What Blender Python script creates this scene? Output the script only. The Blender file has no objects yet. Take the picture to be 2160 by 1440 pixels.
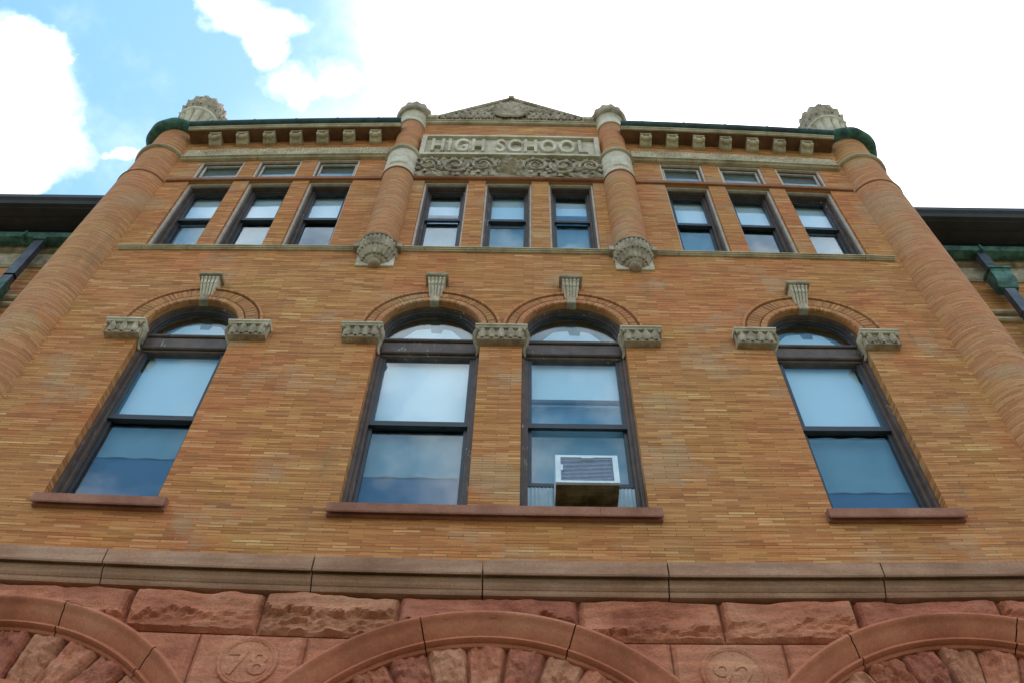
import bpy, bmesh, math, random
from mathutils import Vector, Matrix, noise
from mathutils.geometry import delaunay_2d_cdt
R = math.radians
random.seed(7)
scene = bpy.context.scene
col = scene.collection

# ------------------------------------------------------------------ camera
CAM_A = Vector((0.9998328, -0.00803622, 0.01642539))
CAM_B = Vector((-0.0156859, -0.83859294, 0.54453268))
CAM_C = Vector((-0.00939824, 0.54469928, 0.83857878))
cam_data = bpy.data.cameras.new('camera')
cam = bpy.data.objects.new('camera', cam_data)
col.objects.link(cam)
cam_data.sensor_width = 36.0
cam_data.lens = 1.94301781 * 18.0
cam_data.clip_start = 0.1
cam_data.clip_end = 2000
m = Matrix((CAM_A, CAM_B, -CAM_C)).transposed().to_4x4()
m.translation = Vector((0.23481554, -6.3, 1.6))
cam.matrix_world = m
scene.camera = cam

# ------------------------------------------------------------------ world
SUN_EL, SUN_AZ = R(58), R(25)          # azimuth from +y (behind the building) towards +x
world = bpy.data.worlds.new('World')
scene.world = world
world.use_nodes = True
wt = world.node_tree
wt.nodes.clear()

def srgb(r, g, b):
    f = lambda c: c / 12.92 if c <= 0.04045 else ((c + 0.055) / 1.055) ** 2.4
    return (f(r / 255), f(g / 255), f(b / 255), 1.0)

class NT:
    """small wrapper for building node trees"""
    def __init__(s, tree): s.t = tree
    def n(s, typ, **kw):
        nd = s.t.nodes.new(typ)
        for k, v in kw.items(): setattr(nd, k, v)
        return nd
    def l(s, a, b): s.t.links.new(a, b)
    def put(s, sock, v):
        if isinstance(v, bpy.types.NodeSocket): s.l(v, sock)
        else: sock.default_value = v
    def math(s, op, a, b=None, c=None, clamp=False):
        nd = s.n('ShaderNodeMath', operation=op, use_clamp=clamp)
        s.put(nd.inputs[0], a)
        if b is not None: s.put(nd.inputs[1], b)
        if c is not None: s.put(nd.inputs[2], c)
        return nd.outputs[0]
    def vmath(s, op, a, b=None):
        nd = s.n('ShaderNodeVectorMath', operation=op)
        s.put(nd.inputs[0], a)
        if b is not None: s.put(nd.inputs[1], b)
        return nd.outputs['Value'] if op in ('DOT_PRODUCT', 'LENGTH') else nd.outputs[0]
    def noise(s, vec, scale, detail=4, rough=0.55, out='Fac'):
        nd = s.n('ShaderNodeTexNoise')
        s.l(vec, nd.inputs['Vector'])
        nd.inputs['Scale'].default_value = scale
        nd.inputs['Detail'].default_value = detail
        nd.inputs['Roughness'].default_value = rough
        return nd.outputs[out]
    def ramp(s, fac, stops, interp='LINEAR'):
        nd = s.n('ShaderNodeValToRGB')
        cr = nd.color_ramp
        cr.interpolation = interp
        while len(cr.elements) < len(stops): cr.elements.new(0.5)
        for e, (p, c) in zip(cr.elements, stops):
            e.position = p
            e.color = c if not isinstance(c, (int, float)) else (c, c, c, 1)
        s.l(fac, nd.inputs[0])
        return nd.outputs[0]
    def mix(s, fac, a, b, blend='MIX'):
        nd = s.n('ShaderNodeMix', data_type='RGBA', blend_type=blend)
        s.put(nd.inputs[0], fac); s.put(nd.inputs[6], a); s.put(nd.inputs[7], b)
        return nd.outputs[2]
    def sstep(s, v, lo, hi):
        nd = s.n('ShaderNodeMapRange', interpolation_type='SMOOTHSTEP')
        s.put(nd.inputs[0], v)
        nd.inputs[1].default_value = lo; nd.inputs[2].default_value = hi
        return nd.outputs[0]

w = NT(wt)
sky = w.n('ShaderNodeTexSky', sky_type='NISHITA', sun_disc=False)
sky.sun_elevation = SUN_EL
sky.sun_rotation = SUN_AZ
sky.altitude = 50
sky.air_density = 1.0
sky.dust_density = 1.5
bg_sky = w.n('ShaderNodeBackground'); bg_sky.inputs[1].default_value = 0.107
hz = w.mix(0.42, sky.outputs[0], (1.5, 4.5, 7.2, 1))
w.l(hz, bg_sky.inputs[0])
bg_cloud = w.n('ShaderNodeBackground'); bg_cloud.inputs[0].default_value = (1.0, 1.0, 1.0, 1)
bg_cloud.inputs[1].default_value = 1.35
tc = w.n('ShaderNodeTexCoord')
d = tc.outputs['Generated']
# sky map around the direction above the roof
ba, bb, bc = (0.99983, -0.00804, 0.01643), (-0.01569, -0.83859, 0.54453), (-0.0094, 0.5447, 0.83858)
dc = w.math('MAXIMUM', w.vmath('DOT_PRODUCT', d, bc), 0.05)
U = w.math('DIVIDE', w.vmath('DOT_PRODUCT', d, ba), dc)
V = w.math('DIVIDE', w.vmath('DOT_PRODUCT', d, bb), dc)
n1 = w.math('SUBTRACT', w.noise(d, 9, 8, 0.6), 0.5)
n2 = w.math('SUBTRACT', w.noise(d, 3.2, 3, 0.5), 0.5)
n3 = w.math('SUBTRACT', w.noise(d, 26, 5, 0.6), 0.5)
wob = w.math('ADD', w.math('ADD', w.math('MULTIPLY', n1, 0.22), w.math('MULTIPLY', n3, 0.20)), w.math('MULTIPLY', n2, 0.08))
def blob(px, py, rx, ry, soft, gain=1.0, wk=1.0):
    u0 = (px - 1080) / 1080 / 1.943; v0 = (720 - py) / 1080 / 1.943
    rx /= 1080 * 1.943; ry /= 1080 * 1.943
    a = w.math('DIVIDE', w.math('SUBTRACT', U, u0), rx)
    b = w.math('DIVIDE', w.math('SUBTRACT', V, v0), ry)
    rr = w.math('SQRT', w.math('ADD', w.math('MULTIPLY', a, a), w.math('MULTIPLY', b, b)))
    rr = w.math('ADD', rr, w.math('MULTIPLY', wob, 9.0 * wk * 0.03 / ((rx + ry) / 2)))
    o = w.sstep(rr, 1.0 + soft, 1.0 - soft)
    return w.math('MULTIPLY', o, gain) if gain != 1 else o
masks = [blob(-70, 200, 190, 150, 0.30), blob(-60, 300, 205, 105, 0.34), blob(0, 380, 100, 45, 0.3), blob(30, 110, 100, 60, 0.3),
         blob(480, 10, 46, 22, 0.95, 1.0), blob(545, 48, 62, 18, 0.95, 1.0), blob(560, 85, 22, 30, 0.95, 1.0), blob(270, 320, 28, 11, 0.7, 0.7),
         blob(630, 185, 40, 30, 0.8, 0.5), blob(720, 160, 50, 40, 0.8, 0.4),
         blob(1840, 20, 1010, 560, 0.20), blob(2000, 500, 1250, 430, 0.4)]
mk = masks[0]
for q in masks[1:]: mk = w.math('MAXIMUM', mk, q)
thin = w.math('MULTIPLY_ADD', w.sstep(w.noise(d, 4.5, 6, 0.6), 0.36, 0.66), 0.22, 0.80)
mk = w.math('MULTIPLY', mk, thin, clamp=True)
wisp = w.math('MULTIPLY', w.sstep(w.noise(d, 5.0, 8, 0.62), 0.54, 0.80), 0.15)
mk = w.math('MAXIMUM', mk, wisp)
mk = w.math('MULTIPLY', mk, w.math('SUBTRACT', 1.0, w.math('MAXIMUM', blob(2260, 330, 300, 210, 0.9, 0.96), blob(2150, -30, 300, 80, 0.9, 0.6))))
# unseen white cloud behind the viewer, added to neutralise blue light on the facade
ncl = w.noise(d, 2.6, 7, 0.6)
rest = w.math('MULTIPLY', w.sstep(ncl, 0.46, 0.62), w.sstep(w.vmath('DOT_PRODUCT', d, bc), 0.62, 0.45))
mk = w.math('MAXIMUM', mk, w.math('MULTIPLY', rest, 0.75), clamp=True)
ms = w.n('ShaderNodeMixShader')
w.l(mk, ms.inputs[0]); w.l(bg_sky.outputs[0], ms.inputs[1]); w.l(bg_cloud.outputs[0], ms.inputs[2])
wo = w.n('ShaderNodeOutputWorld'); w.l(ms.outputs[0], wo.inputs[0])

# ------------------------------------------------------------------ sun
sd = bpy.data.lights.new('sun', 'SUN')
sd.energy = 2.6
sd.angle = R(0.5)
sd.color = (1.0, 0.95, 0.88)
sun = bpy.data.objects.new('sun', sd)
col.objects.link(sun)
sdir = Vector((math.sin(SUN_AZ) * math.cos(SUN_EL), math.cos(SUN_AZ) * math.cos(SUN_EL), math.sin(SUN_EL)))
sun.rotation_euler = sdir.to_track_quat('Z', 'Y').to_euler()
sun.location = (20, 40, 60)

scene.view_settings.view_transform = 'Standard'
scene.view_settings.look = 'None'
scene.view_settings.exposure = 1.08
scene.view_settings.gamma = 1.0
scene.render.engine = 'CYCLES'
scene.cycles.use_denoising = True
scene.cycles.max_bounces = 8

# ------------------------------------------------------------------ materials
def new_mat(name):
    mt = bpy.data.materials.new(name)
    mt.use_nodes = True
    mt.node_tree.nodes.clear()
    t = NT(mt.node_tree)
    out = t.n('ShaderNodeOutputMaterial')
    b = t.n('ShaderNodeBsdfPrincipled')
    t.l(b.outputs[0], out.inputs[0])
    return mt, t, b

def bump(t, b, h, dist, strength=1.0):
    bp = t.n('ShaderNodeBump')
    bp.inputs['Distance'].default_value = dist
    bp.inputs['Strength'].default_value = strength
    t.l(h, bp.inputs['Height'])
    t.l(bp.outputs[0], b.inputs['Normal'])

def brick_mat(name, stops, bw=0.255, bh=0.036, mortar=(104, 76, 50), patch=0.8, soft=0.7):
    mt, t, b = new_mat(name)
    uv = t.n('ShaderNodeUVMap').outputs[0]
    pos = t.n('ShaderNodeNewGeometry').outputs['Position']
    wv = t.n('ShaderNodeVectorMath', operation='SCALE'); wv.inputs['Scale'].default_value = 0.008
    t.l(t.noise(uv, 2.5, 3, out='Color'), wv.inputs[0])
    uvw = t.vmath('ADD', uv, wv.outputs[0])
    br = t.n('ShaderNodeTexBrick', offset=0.5, offset_frequency=2)
    t.l(uvw, br.inputs['Vector'])
    br.inputs['Color1'].default_value = (0, 0, 0, 1); br.inputs['Color2'].default_value = (1, 1, 1, 1)
    br.inputs['Mortar'].default_value = (0.5, 0.5, 0.5, 1)
    br.inputs['Scale'].default_value = 1.0
    br.inputs['Mortar Size'].default_value = 0.0042
    br.inputs['Mortar Smooth'].default_value = 0.25
    br.inputs['Brick Width'].default_value = bw
    br.inputs['Row Height'].default_value = bh
    rnd = br.outputs['Color']
    big = t.noise(pos, 0.45, 5, 0.6)
    mid = t.noise(pos, 2.2, 4, 0.6)
    sep = t.n('ShaderNodeSeparateColor'); t.l(rnd, sep.inputs[0])
    # long pale streaks: stretched noise picks courses where lighter bricks cluster
    st = t.n('ShaderNodeVectorMath', operation='MULTIPLY'); t.l(uv, st.inputs[0])
    st.inputs[1].default_value = (1.1, 24.0, 1)
    streak = t.noise(st.outputs[0], 1.0, 3, 0.6)
    v = t.math('ADD', t.math('MULTIPLY_ADD', t.math('SUBTRACT', sep.outputs[0], 0.5), 0.72, 0.5), t.math('MULTIPLY', t.math('SUBTRACT', streak, 0.5), soft))
    v = t.math('ADD', v, t.math('MULTIPLY', t.math('SUBTRACT', mid, 0.5), 0.35), clamp=True)
    c = t.ramp(v, stops)
    # patches of redder / yellower deliveries
    pf = t.sstep(big, 0.40, 0.60)
    c = t.mix(t.math('MULTIPLY', pf, patch), c, t.mix(1.0, c, (1.05, 0.85, 0.80, 1), 'MULTIPLY'))
    c = t.mix(t.math('MULTIPLY', t.sstep(mid, 0.55, 0.75), 0.4), c, t.mix(1.0, c, (0.92, 1.04, 0.92, 1), 'MULTIPLY'))
    h2 = t.noise(pos, 1.1, 5, 0.6, 'Color')
    hs = t.n('ShaderNodeSeparateColor'); t.l(h2, hs.inputs[0])
    c = t.mix(t.math('MULTIPLY', t.sstep(hs.outputs[0], 0.48, 0.62), 0.75), c, t.mix(1.0, c, (1.0, 1.07, 0.84, 1), 'MULTIPLY'))
    c = t.mix(t.math('MULTIPLY', t.sstep(hs.outputs[1], 0.50, 0.62), 0.8), c, t.mix(1.0, c, (1.06, 0.90, 0.94, 1), 'MULTIPLY'))
    c = t.mix(t.math('MULTIPLY', t.sstep(hs.outputs[2], 0.54, 0.66), 0.45), c, srgb(176, 150, 118))
    # soot grime with its own blotchy shape
    gr = t.sstep(t.noise(pos, 1.3, 6, 0.7), 0.58, 0.80)
    c = t.mix(t.math('MULTIPLY', gr, 0.42), c, srgb(108, 90, 66))
    jn = t.mix(t.sstep(t.noise(st.outputs[0], 0.9, 4, 0.7), 0.40, 0.62), srgb(*mortar), srgb(190, 150, 106))
    # water streaks and sooty runs, long in z
    sv = t.n('ShaderNodeVectorMath', operation='MULTIPLY'); t.l(pos, sv.inputs[0]); sv.inputs[1].default_value = (3.2, 3.2, 0.28)
    ws = t.math('MULTIPLY', t.sstep(t.noise(sv.outputs[0], 1.0, 6, 0.65), 0.54, 0.72), t.sstep(t.noise(pos, 0.8, 3, 0.5), 0.45, 0.62))
    c = t.mix(t.math('MULTIPLY', ws, 0.5), c, srgb(112, 96, 70))
    c = t.mix(t.math('MULTIPLY', br.outputs['Fac'], 0.85), c, jn)
    fine = t.noise(pos, 60, 3, 0.6)
    c = t.mix(0.25, c, t.mix(1.0, c, t.ramp(fine, [(0.3, 0.55), (0.7, 1.35)]), 'MULTIPLY'))
    t.l(c, b.inputs['Base Color'])
    b.inputs['Roughness'].default_value = 0.85
    b.inputs['Specular IOR Level'].default_value = 0.25
    h = t.math('ADD', t.math('SUBTRACT', 1.0, br.outputs['Fac']), t.math('MULTIPLY', sep.outputs[0], 0.35))
    h = t.math('ADD', h, t.math('MULTIPLY', fine, 0.3))
    bump(t, b, h, 0.006, 0.8)
    return mt

BR = [(0.0, srgb(142, 88, 50)), (0.2, srgb(168, 108, 61)), (0.5, srgb(186, 124, 70)), (0.75, srgb(195, 136, 80)),
      (0.9, srgb(208, 156, 103)), (1.0, srgb(228, 188, 140))]
BRC = [(0.0, srgb(162, 106, 68)), (0.4, srgb(184, 124, 80)), (0.7, srgb(193, 134, 88)), (1.0, srgb(208, 156, 108))]
M = {}
M['brick'] = brick_mat('roman_brick', BR)
M['brick_column'] = brick_mat('column_brick', BRC, bw=0.22, mortar=(140, 105, 76), patch=0.35, soft=0.35)
M['brick_arch'] = brick_mat('arch_brick', BRC, bw=0.30, bh=0.045, mortar=(110, 76, 48), patch=0.2, soft=0.2)

def stone_mat(name, c1, c2, c3, scale=3.0, bumpd=0.006, rough=0.9, grime=0.5, bands=False):
    mt, t, b = new_mat(name)
    pos = t.n('ShaderNodeNewGeometry').outputs['Position']
    n = t.noise(pos, scale, 6, 0.65)
    c = t.ramp(n, [(0.32, srgb(*c1)), (0.5, srgb(*c2)), (0.68, srgb(*c3))])
    if bands:
        sc = t.n('ShaderNodeVectorMath', operation='MULTIPLY'); t.l(pos, sc.inputs[0]); sc.inputs[1].default_value = (0.8, 0.8, 9)
        bn = t.noise(sc.outputs[0], 1.5, 4, 0.6)
        c = t.mix(0.5, c, t.mix(1.0, c, t.ramp(bn, [(0.35, 0.62), (0.65, 1.3)]), 'MULTIPLY'))
    g = t.sstep(t.noise(pos, 1.7, 7, 0.72), 0.52, 0.78)
    c = t.mix(t.math('MULTIPLY', g, grime), c, t.mix(1.0, c, (0.45, 0.45, 0.42, 1), 'MULTIPLY'))
    fn = t.noise(pos, 45, 4, 0.7)
    c = t.mix(0.4, c, t.mix(1.0, c, t.ramp(fn, [(0.3, 0.6), (0.7, 1.35)]), 'MULTIPLY'))
    t.l(c, b.inputs['Base Color'])
    b.inputs['Roughness'].default_value = rough
    b.inputs['Specular IOR Level'].default_value = 0.2
    bump(t, b, t.math('ADD', fn, t.noise(pos, 14, 5, 0.6)), bumpd, 0.9)
    return mt

M['terracotta'] = stone_mat('buff_terracotta', (150, 132, 108), (182, 166, 138), (204, 188, 160))
M['grey_stone'] = stone_mat('grey_stone', (166, 152, 130), (198, 184, 160), (216, 204, 182))
M['carved'] = stone_mat('carved_stone', (126, 112, 94), (164, 147, 124), (194, 177, 152), scale=6, grime=0.45)
M['sandstone'] = stone_mat('red_sandstone_rough', (162, 92, 68), (196, 122, 91), (210, 146, 112), scale=1.3, bumpd=0.02, bands=True, grime=0.35)
M['sandstone_b'] = stone_mat('red_sandstone_pale', (166, 106, 80), (196, 132, 100), (210, 152, 118), scale=1.6, bumpd=0.02, bands=True, grime=0.35)
M['sandstone_c'] = stone_mat('red_sandstone_dark', (146, 82, 64), (176, 104, 80), (190, 124, 96), scale=1.6, bumpd=0.02, bands=True, grime=0.35)
M['sandstone_smooth'] = stone_mat('sandstone_smooth', (150, 86, 62), (180, 108, 78), (194, 126, 94), scale=1.2, bumpd=0.003, grime=0.3)
M['cornice_stone'] = stone_mat('weathered_cornice_stone', (142, 100, 76), (164, 121, 95), (178, 138, 112), scale=1.1, bumpd=0.004, bands=True, grime=0.45)
M['sill_stone'] = stone_mat('sill_sandstone', (130, 84, 66), (154, 104, 84), (168, 122, 100), scale=2.0, bumpd=0.003, grime=0.35)
M['lintel_stone'] = stone_mat('lintel_sandstone', (130, 84, 60), (150, 100, 72), (160, 112, 82), scale=2.0, bumpd=0.003, grime=0.3)

def plain_mat(name, c1, c2, rough=0.6, metal=0.0, scale=5, bumpd=0.001, spec=0.5):
    mt, t, b = new_mat(name)
    pos = t.n('ShaderNodeNewGeometry').outputs['Position']
    n = t.noise(pos, scale, 6, 0.65)
    t.l(t.ramp(n, [(0.35, srgb(*c1)), (0.65, srgb(*c2))]), b.inputs['Base Color'])
    b.inputs['Roughness'].default_value = rough
    b.inputs['Metallic'].default_value = metal
    b.inputs['Specular IOR Level'].default_value = spec
    bump(t, b, t.noise(pos, scale * 9, 4, 0.6), bumpd, 0.6)
    return mt

M['copper'] = plain_mat('patinated_copper', (30, 62, 58), (82, 122, 108), 0.7, 0.0, 7, 0.004)
M['copper_dark'] = plain_mat('dark_copper_gutter', (24, 40, 46), (52, 84, 82), 0.5, 0.0, 4, 0.003)
M['pipe'] = plain_mat('dark_leaded_pipe', (58, 62, 72), (82, 92, 102), 0.55, 0.0, 5, 0.002)
def frame_mat():
    mt, t, b = new_mat('peeling_brown_paint')
    pos = t.n('ShaderNodeNewGeometry').outputs['Position']
    c = t.ramp(t.noise(pos, 6, 6, 0.65), [(0.35, srgb(70, 54, 46)), (0.65, srgb(98, 78, 68))])
    sv = t.n('ShaderNodeVectorMath', operation='MULTIPLY'); t.l(pos, sv.inputs[0]); sv.inputs[1].default_value = (26, 26, 5)
    fl = t.math('MULTIPLY', t.sstep(t.noise(sv.outputs[0], 1.0, 5, 0.7), 0.60, 0.64), t.sstep(t.noise(pos, 0.9, 3, 0.5), 0.50, 0.60))
    c = t.mix(t.math('MULTIPLY', fl, 0.8), c, srgb(176, 170, 160))
    t.l(c, b.inputs['Base Color']); b.inputs['Roughness'].default_value = 0.6
    bump(t, b, t.math('SUBTRACT', t.noise(pos, 50, 4, 0.6), fl), 0.002, 0.6)
    return mt
M['frame'] = frame_mat()
M['sash'] = plain_mat('black_painted_sash', (30, 32, 36), (44, 46, 52), 0.45, 0.0, 6, 0.001)
M['trim'] = plain_mat('pale_brick_moulding', (178, 160, 146), (206, 190, 174), 0.7, 0.0, 9, 0.002)
M['shade'] = plain_mat('white_shade_or_reflection', (238, 242, 246), (244, 247, 250), 0.9, 0.0, 2, 0.0005, 0.1)
M['sky_tint'] = plain_mat('grey_blue_sky_tint', (126, 146, 152), (142, 160, 164), 0.9, 0.0, 1.2, 0.001, 0.1)  # sky reflected in the lower panes, put into a backing colour
M['blue_band'] = plain_mat('blue_pane_sheet', (62, 84, 112), (72, 94, 122), 0.8, 0.0, 1.5, 0.001, 0.1)
M['room'] = plain_mat('dim_room_plaster', (120, 122, 120), (140, 140, 136), 0.9, 0.0, 1, 0.001, 0.1)
M['roof'] = plain_mat('dark_slate_roof', (34, 33, 36), (50, 48, 52), 0.6, 0.0, 3, 0.004)
M['soffit'] = plain_mat('dark_painted_soffit', (40, 36, 36), (56, 50, 48), 0.7, 0.0, 4, 0.002)
M['ac_white'] = plain_mat('ac_white_plastic', (196, 208, 216), (214, 224, 230), 0.5, 0.0, 8, 0.0005)
M['ac_tan'] = plain_mat('ac_tan_metal', (78, 66, 44), (138, 120, 84), 0.6, 0.2, 7, 0.001)
M['ac_fin'] = plain_mat('ac_grey_fins', (150, 162, 184), (172, 184, 204), 0.5, 0.2, 25, 0.001)
M['ac_panel'] = plain_mat('ac_side_panel', (150, 170, 180), (170, 188, 196), 0.6, 0.0, 6, 0.001)
M['ground'] = plain_mat('lawn_and_path_ground', (84, 92, 66), (112, 112, 84), 0.95, 0.0, 0.4, 0.01, 0.1)
M['concrete'] = plain_mat('concrete_pavement', (150, 147, 140), (170, 167, 160), 0.9, 0.0, 2, 0.003, 0.2)
M['door'] = plain_mat('dark_oak_door', (52, 36, 26), (70, 50, 36), 0.5, 0.0, 4, 0.002)
M['twig'] = plain_mat('dry_twigs', (120, 84, 70), (150, 112, 96), 0.9, 0.0, 9, 0.001)

def glass_mat():
    mt = bpy.data.materials.new('window_glass'); mt.use_nodes = True
    mt.node_tree.nodes.clear(); t = NT(mt.node_tree)
    out = t.n('ShaderNodeOutputMaterial')
    g = t.n('ShaderNodeBsdfGlossy'); g.inputs['Roughness'].default_value = 0.02
    g.inputs['Color'].default_value = (0.95, 0.98, 1, 1)
    tr = t.n('ShaderNodeBsdfTransparent'); tr.inputs[0].default_value = (0.85, 0.92, 0.95, 1)
    ge = t.n('ShaderNodeNewGeometry')
    co = t.math('ABSOLUTE', t.vmath('DOT_PRODUCT', ge.outputs['Incoming'], ge.outputs['Normal']))
    fr = t.math('MULTIPLY_ADD', t.math('POWER', t.math('SUBTRACT', 1.0, co), 5.0), 0.95, 0.05)
    pos = t.n('ShaderNodeNewGeometry').outputs['Position']
    bp = t.n('ShaderNodeBump'); bp.inputs['Distance'].default_value = 0.006; bp.inputs['Strength'].default_value = 0.5
    t.l(t.noise(pos, 1.6, 2, 0.4), bp.inputs['Height']); t.l(bp.outputs[0], g.inputs['Normal'])
    mx = t.n('ShaderNodeMixShader')
    t.l(t.math('MULTIPLY', fr, 1.3, clamp=True), mx.inputs[0])
    t.l(tr.outputs[0], mx.inputs[1]); t.l(g.outputs[0], mx.inputs[2])
    t.l(mx.outputs[0], out.inputs[0])
    return mt
M['glass'] = glass_mat()
M['eaves_brown'] = plain_mat('weathered_brown_soffit', (96, 66, 48), (128, 92, 68), 0.85, 0.0, 5, 0.003, 0.2)

# ------------------------------------------------------------------ mesh helpers
# The long courses of the old front sag a little towards its corners.
W0, W1, W2 = 1.39451522e-3, -1.38766173e-3, -0.11579434e-3
def sag(p):
    x = max(-6.2, min(6.2, p[0])); z = p[2] - 11
    if p[2] < 5: return Vector(p)
    return Vector((p[0], p[1], p[2] + x * x * (W0 + W1 * z + W2 * z * z)))

class MB:
    def __init__(s): s.v = []; s.f = []; s.uv = []; s.mi = []; s.sm = []
    def quad(s, pts, uvs=None, mi=0, smooth=False):
        i = len(s.v); s.v += [tuple(p) for p in pts]
        s.f.append(tuple(range(i, i + len(pts)))); s.mi.append(mi); s.sm.append(smooth)
        s.uv.append(uvs or [(p[0] + p[1], p[2]) for p in pts])
    def box(s, x0, x1, y0, y1, z0, z1, mi=0, step=0.6, skip=''):
        n = max(1, int(math.ceil((x1 - x0) / step)))
        xs = [x0 + (x1 - x0) * k / n for k in range(n + 1)]
        for a, b in zip(xs, xs[1:]):
            if 'f' not in skip: s.quad([(a, y0, z0), (b, y0, z0), (b, y0, z1), (a, y0, z1)], [(a, z0), (b, z0), (b, z1), (a, z1)], mi)
            if 'k' not in skip: s.quad([(b, y1, z0), (a, y1, z0), (a, y1, z1), (b, y1, z1)], [(b, z0), (a, z0), (a, z1), (b, z1)], mi)
            if 't' not in skip: s.quad([(a, y0, z1), (b, y0, z1), (b, y1, z1), (a, y1, z1)], [(a, y0), (b, y0), (b, y1), (a, y1)], mi)
            if 'b' not in skip: s.quad([(a, y1, z0), (b, y1, z0), (b, y0, z0), (a, y0, z0)], [(a, y1), (b, y1), (b, y0), (a, y0)], mi)
        s.quad([(x0, y1, z0), (x0, y0, z0), (x0, y0, z1), (x0, y1, z1)], [(y1, z0), (y0, z0), (y0, z1), (y1, z1)], mi)
        s.quad([(x1, y0, z0), (x1, y1, z0), (x1, y1, z1), (x1, y0, z1)], [(y0, z0), (y1, z0), (y1, z1), (y0, z1)], mi)
    def chbox(s, x0, x1, y0, y1, z0, z1, c=0.01, mi=0, step=0.5):
        """box with chamfered front edges (front is y0)"""
        n = max(1, int(math.ceil((x1 - x0) / step)))
        prof = [(y1, z1), (y0 + c, z1), (y0, z1 - c), (y0, z0 + c), (y0 + c, z0), (y1, z0)]
        s.extrude_x(prof, [x0 + (x1 - x0) * k / n for k in range(n + 1)], mi, c)
    def extrude_x(s, prof, xs, mi=0, endc=0.0, caps=True, smooth=False):
        """profile of (y,z) points, top-back round the front to bottom-back"""
        L = [0]
        for a, b in zip(prof, prof[1:]): L.append(L[-1] + math.hypot(b[0] - a[0], b[1] - a[1]))
        for a, b in zip(xs, xs[1:]):
            for k in range(len(prof) - 1):
                (ya, za), (yb, zb) = prof[k], prof[k + 1]
                s.quad([(a, yb, zb), (b, yb, zb), (b, ya, za), (a, ya, za)], [(a, -L[k + 1]), (b, -L[k + 1]), (b, -L[k]), (a, -L[k])], mi, smooth)
        if caps:
            for x, rev in ((xs[0], True), (xs[-1], False)):
                pts = [(x, y, z) for y, z in prof]
                s.quad(pts if rev else pts[::-1], [(p[1], p[2]) for p in (pts if rev else pts[::-1])], mi)
    def grid(s, fn, nu, nv, mi=0, uvf=None, keep=None, smooth=False, mif=None):
        P = [[fn(i / nu, j / nv) for j in range(nv + 1)] for i in range(nu + 1)]
        base = len(s.v)
        for i in range(nu + 1):
            for j in range(nv + 1): s.v.append(tuple(P[i][j]))
        idx = lambda i, j: base + i * (nv + 1) + j
        for i in range(nu):
            for j in range(nv):
                q = [P[i][j], P[i + 1][j], P[i + 1][j + 1], P[i][j + 1]]
                if keep:
                    c = sum((Vector(p) for p in q), Vector()) / 4
                    if not keep(c): continue
                s.f.append((idx(i, j), idx(i + 1, j), idx(i + 1, j + 1), idx(i, j + 1)))
                s.mi.append(mif(i, j) if mif else mi); s.sm.append(smooth)
                ij = ((i, j), (i + 1, j), (i + 1, j + 1), (i, j + 1))
                s.uv.append([uvf(a / nu, b / nv) for a, b in ij] if uvf else [(p[0], p[2]) for p in q])
    def lathe(s, cx, cy, prof, seg=48, a0=0.0, a1=360.0, rf=None, mi=0, smooth=True, sub=0):
        """profile of (r,z) going up; a measured from +x; uv in metres"""
        rm = max(r for r, z in prof)
        n = len(prof) - 1
        Ls = [0]
        for a, b in zip(prof, prof[1:]): Ls.append(Ls[-1] + math.hypot(b[0] - a[0], b[1] - a[1]))
        def fn(u, v):
            k = v * n; i = min(n - 1, int(k + 1e-9)); t = k - i
            r = prof[i][0] + (prof[i + 1][0] - prof[i][0]) * t
            z = prof[i][1] + (prof[i + 1][1] - prof[i][1]) * t
            a = R(a0 + (a1 - a0) * u)
            if rf: r += rf(a, z)
            return (cx + r * math.cos(a), cy + r * math.sin(a), z)
        def uvf(u, v):
            k = v * n; i = min(n - 1, int(k + 1e-9)); t = k - i
            return (R(a0 + (a1 - a0) * u) * rm, prof[0][1] + Ls[i] + (Ls[i + 1] - Ls[i]) * t)
        s.grid(fn, seg, n * (sub or 1), mi, uvf, None, smooth)
    def arch(s, cx, cz, prof, a0=0, a1=180, seg=40, mi=0, smooth=True, rref=None, gap=None):
        """sweep a profile of (r,y) points round an arc in the xz plane"""
        Ls = [0]
        for a, b in zip(prof, prof[1:]): Ls.append(Ls[-1] + math.hypot(b[0] - a[0], b[1] - a[1]))
        n = len(prof) - 1
        rr = rref or prof[0][0]
        for k in range(n):
            (r0, y0), (r1, y1) = prof[k], prof[k + 1]
            def fn(u, v):
                a = R(a0 + (a1 - a0) * u); r = r0 + (r1 - r0) * v; y = y0 + (y1 - y0) * v
                return (cx + r * math.cos(a), y, cz + r * math.sin(a))
            s.grid(fn, seg, 1, mi, lambda u, v: (Ls[k] + (Ls[k + 1] - Ls[k]) * v, R(a0 + (a1 - a0) * u) * rr), None, smooth)
    def tube(s, pts, r, seg=10, mi=0, cap=True):
        P = [Vector(p) for p in pts]
        rs = r if isinstance(r, (list, tuple)) else [r] * len(P)
        rings = []
        for i, p in enumerate(P):
            t = (P[min(i + 1, len(P) - 1)] - P[max(i - 1, 0)]).normalized()
            up = Vector((0, 0, 1)) if abs(t.z) < 0.9 else Vector((0, 1, 0))
            a = t.cross(up).normalized(); b = a.cross(t)
            rings.append([p + (a * math.cos(2 * math.pi * k / seg) + b * math.sin(2 * math.pi * k / seg)) * rs[i] for k in range(seg)])
        for A, B in zip(rings, rings[1:]):
            for k in range(seg):
                s.quad([A[k], A[(k + 1) % seg], B[(k + 1) % seg], B[k]], None, mi, True)
        if cap:
            s.quad(rings[0][::-1], None, mi); s.quad(rings[-1], None, mi)
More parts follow.
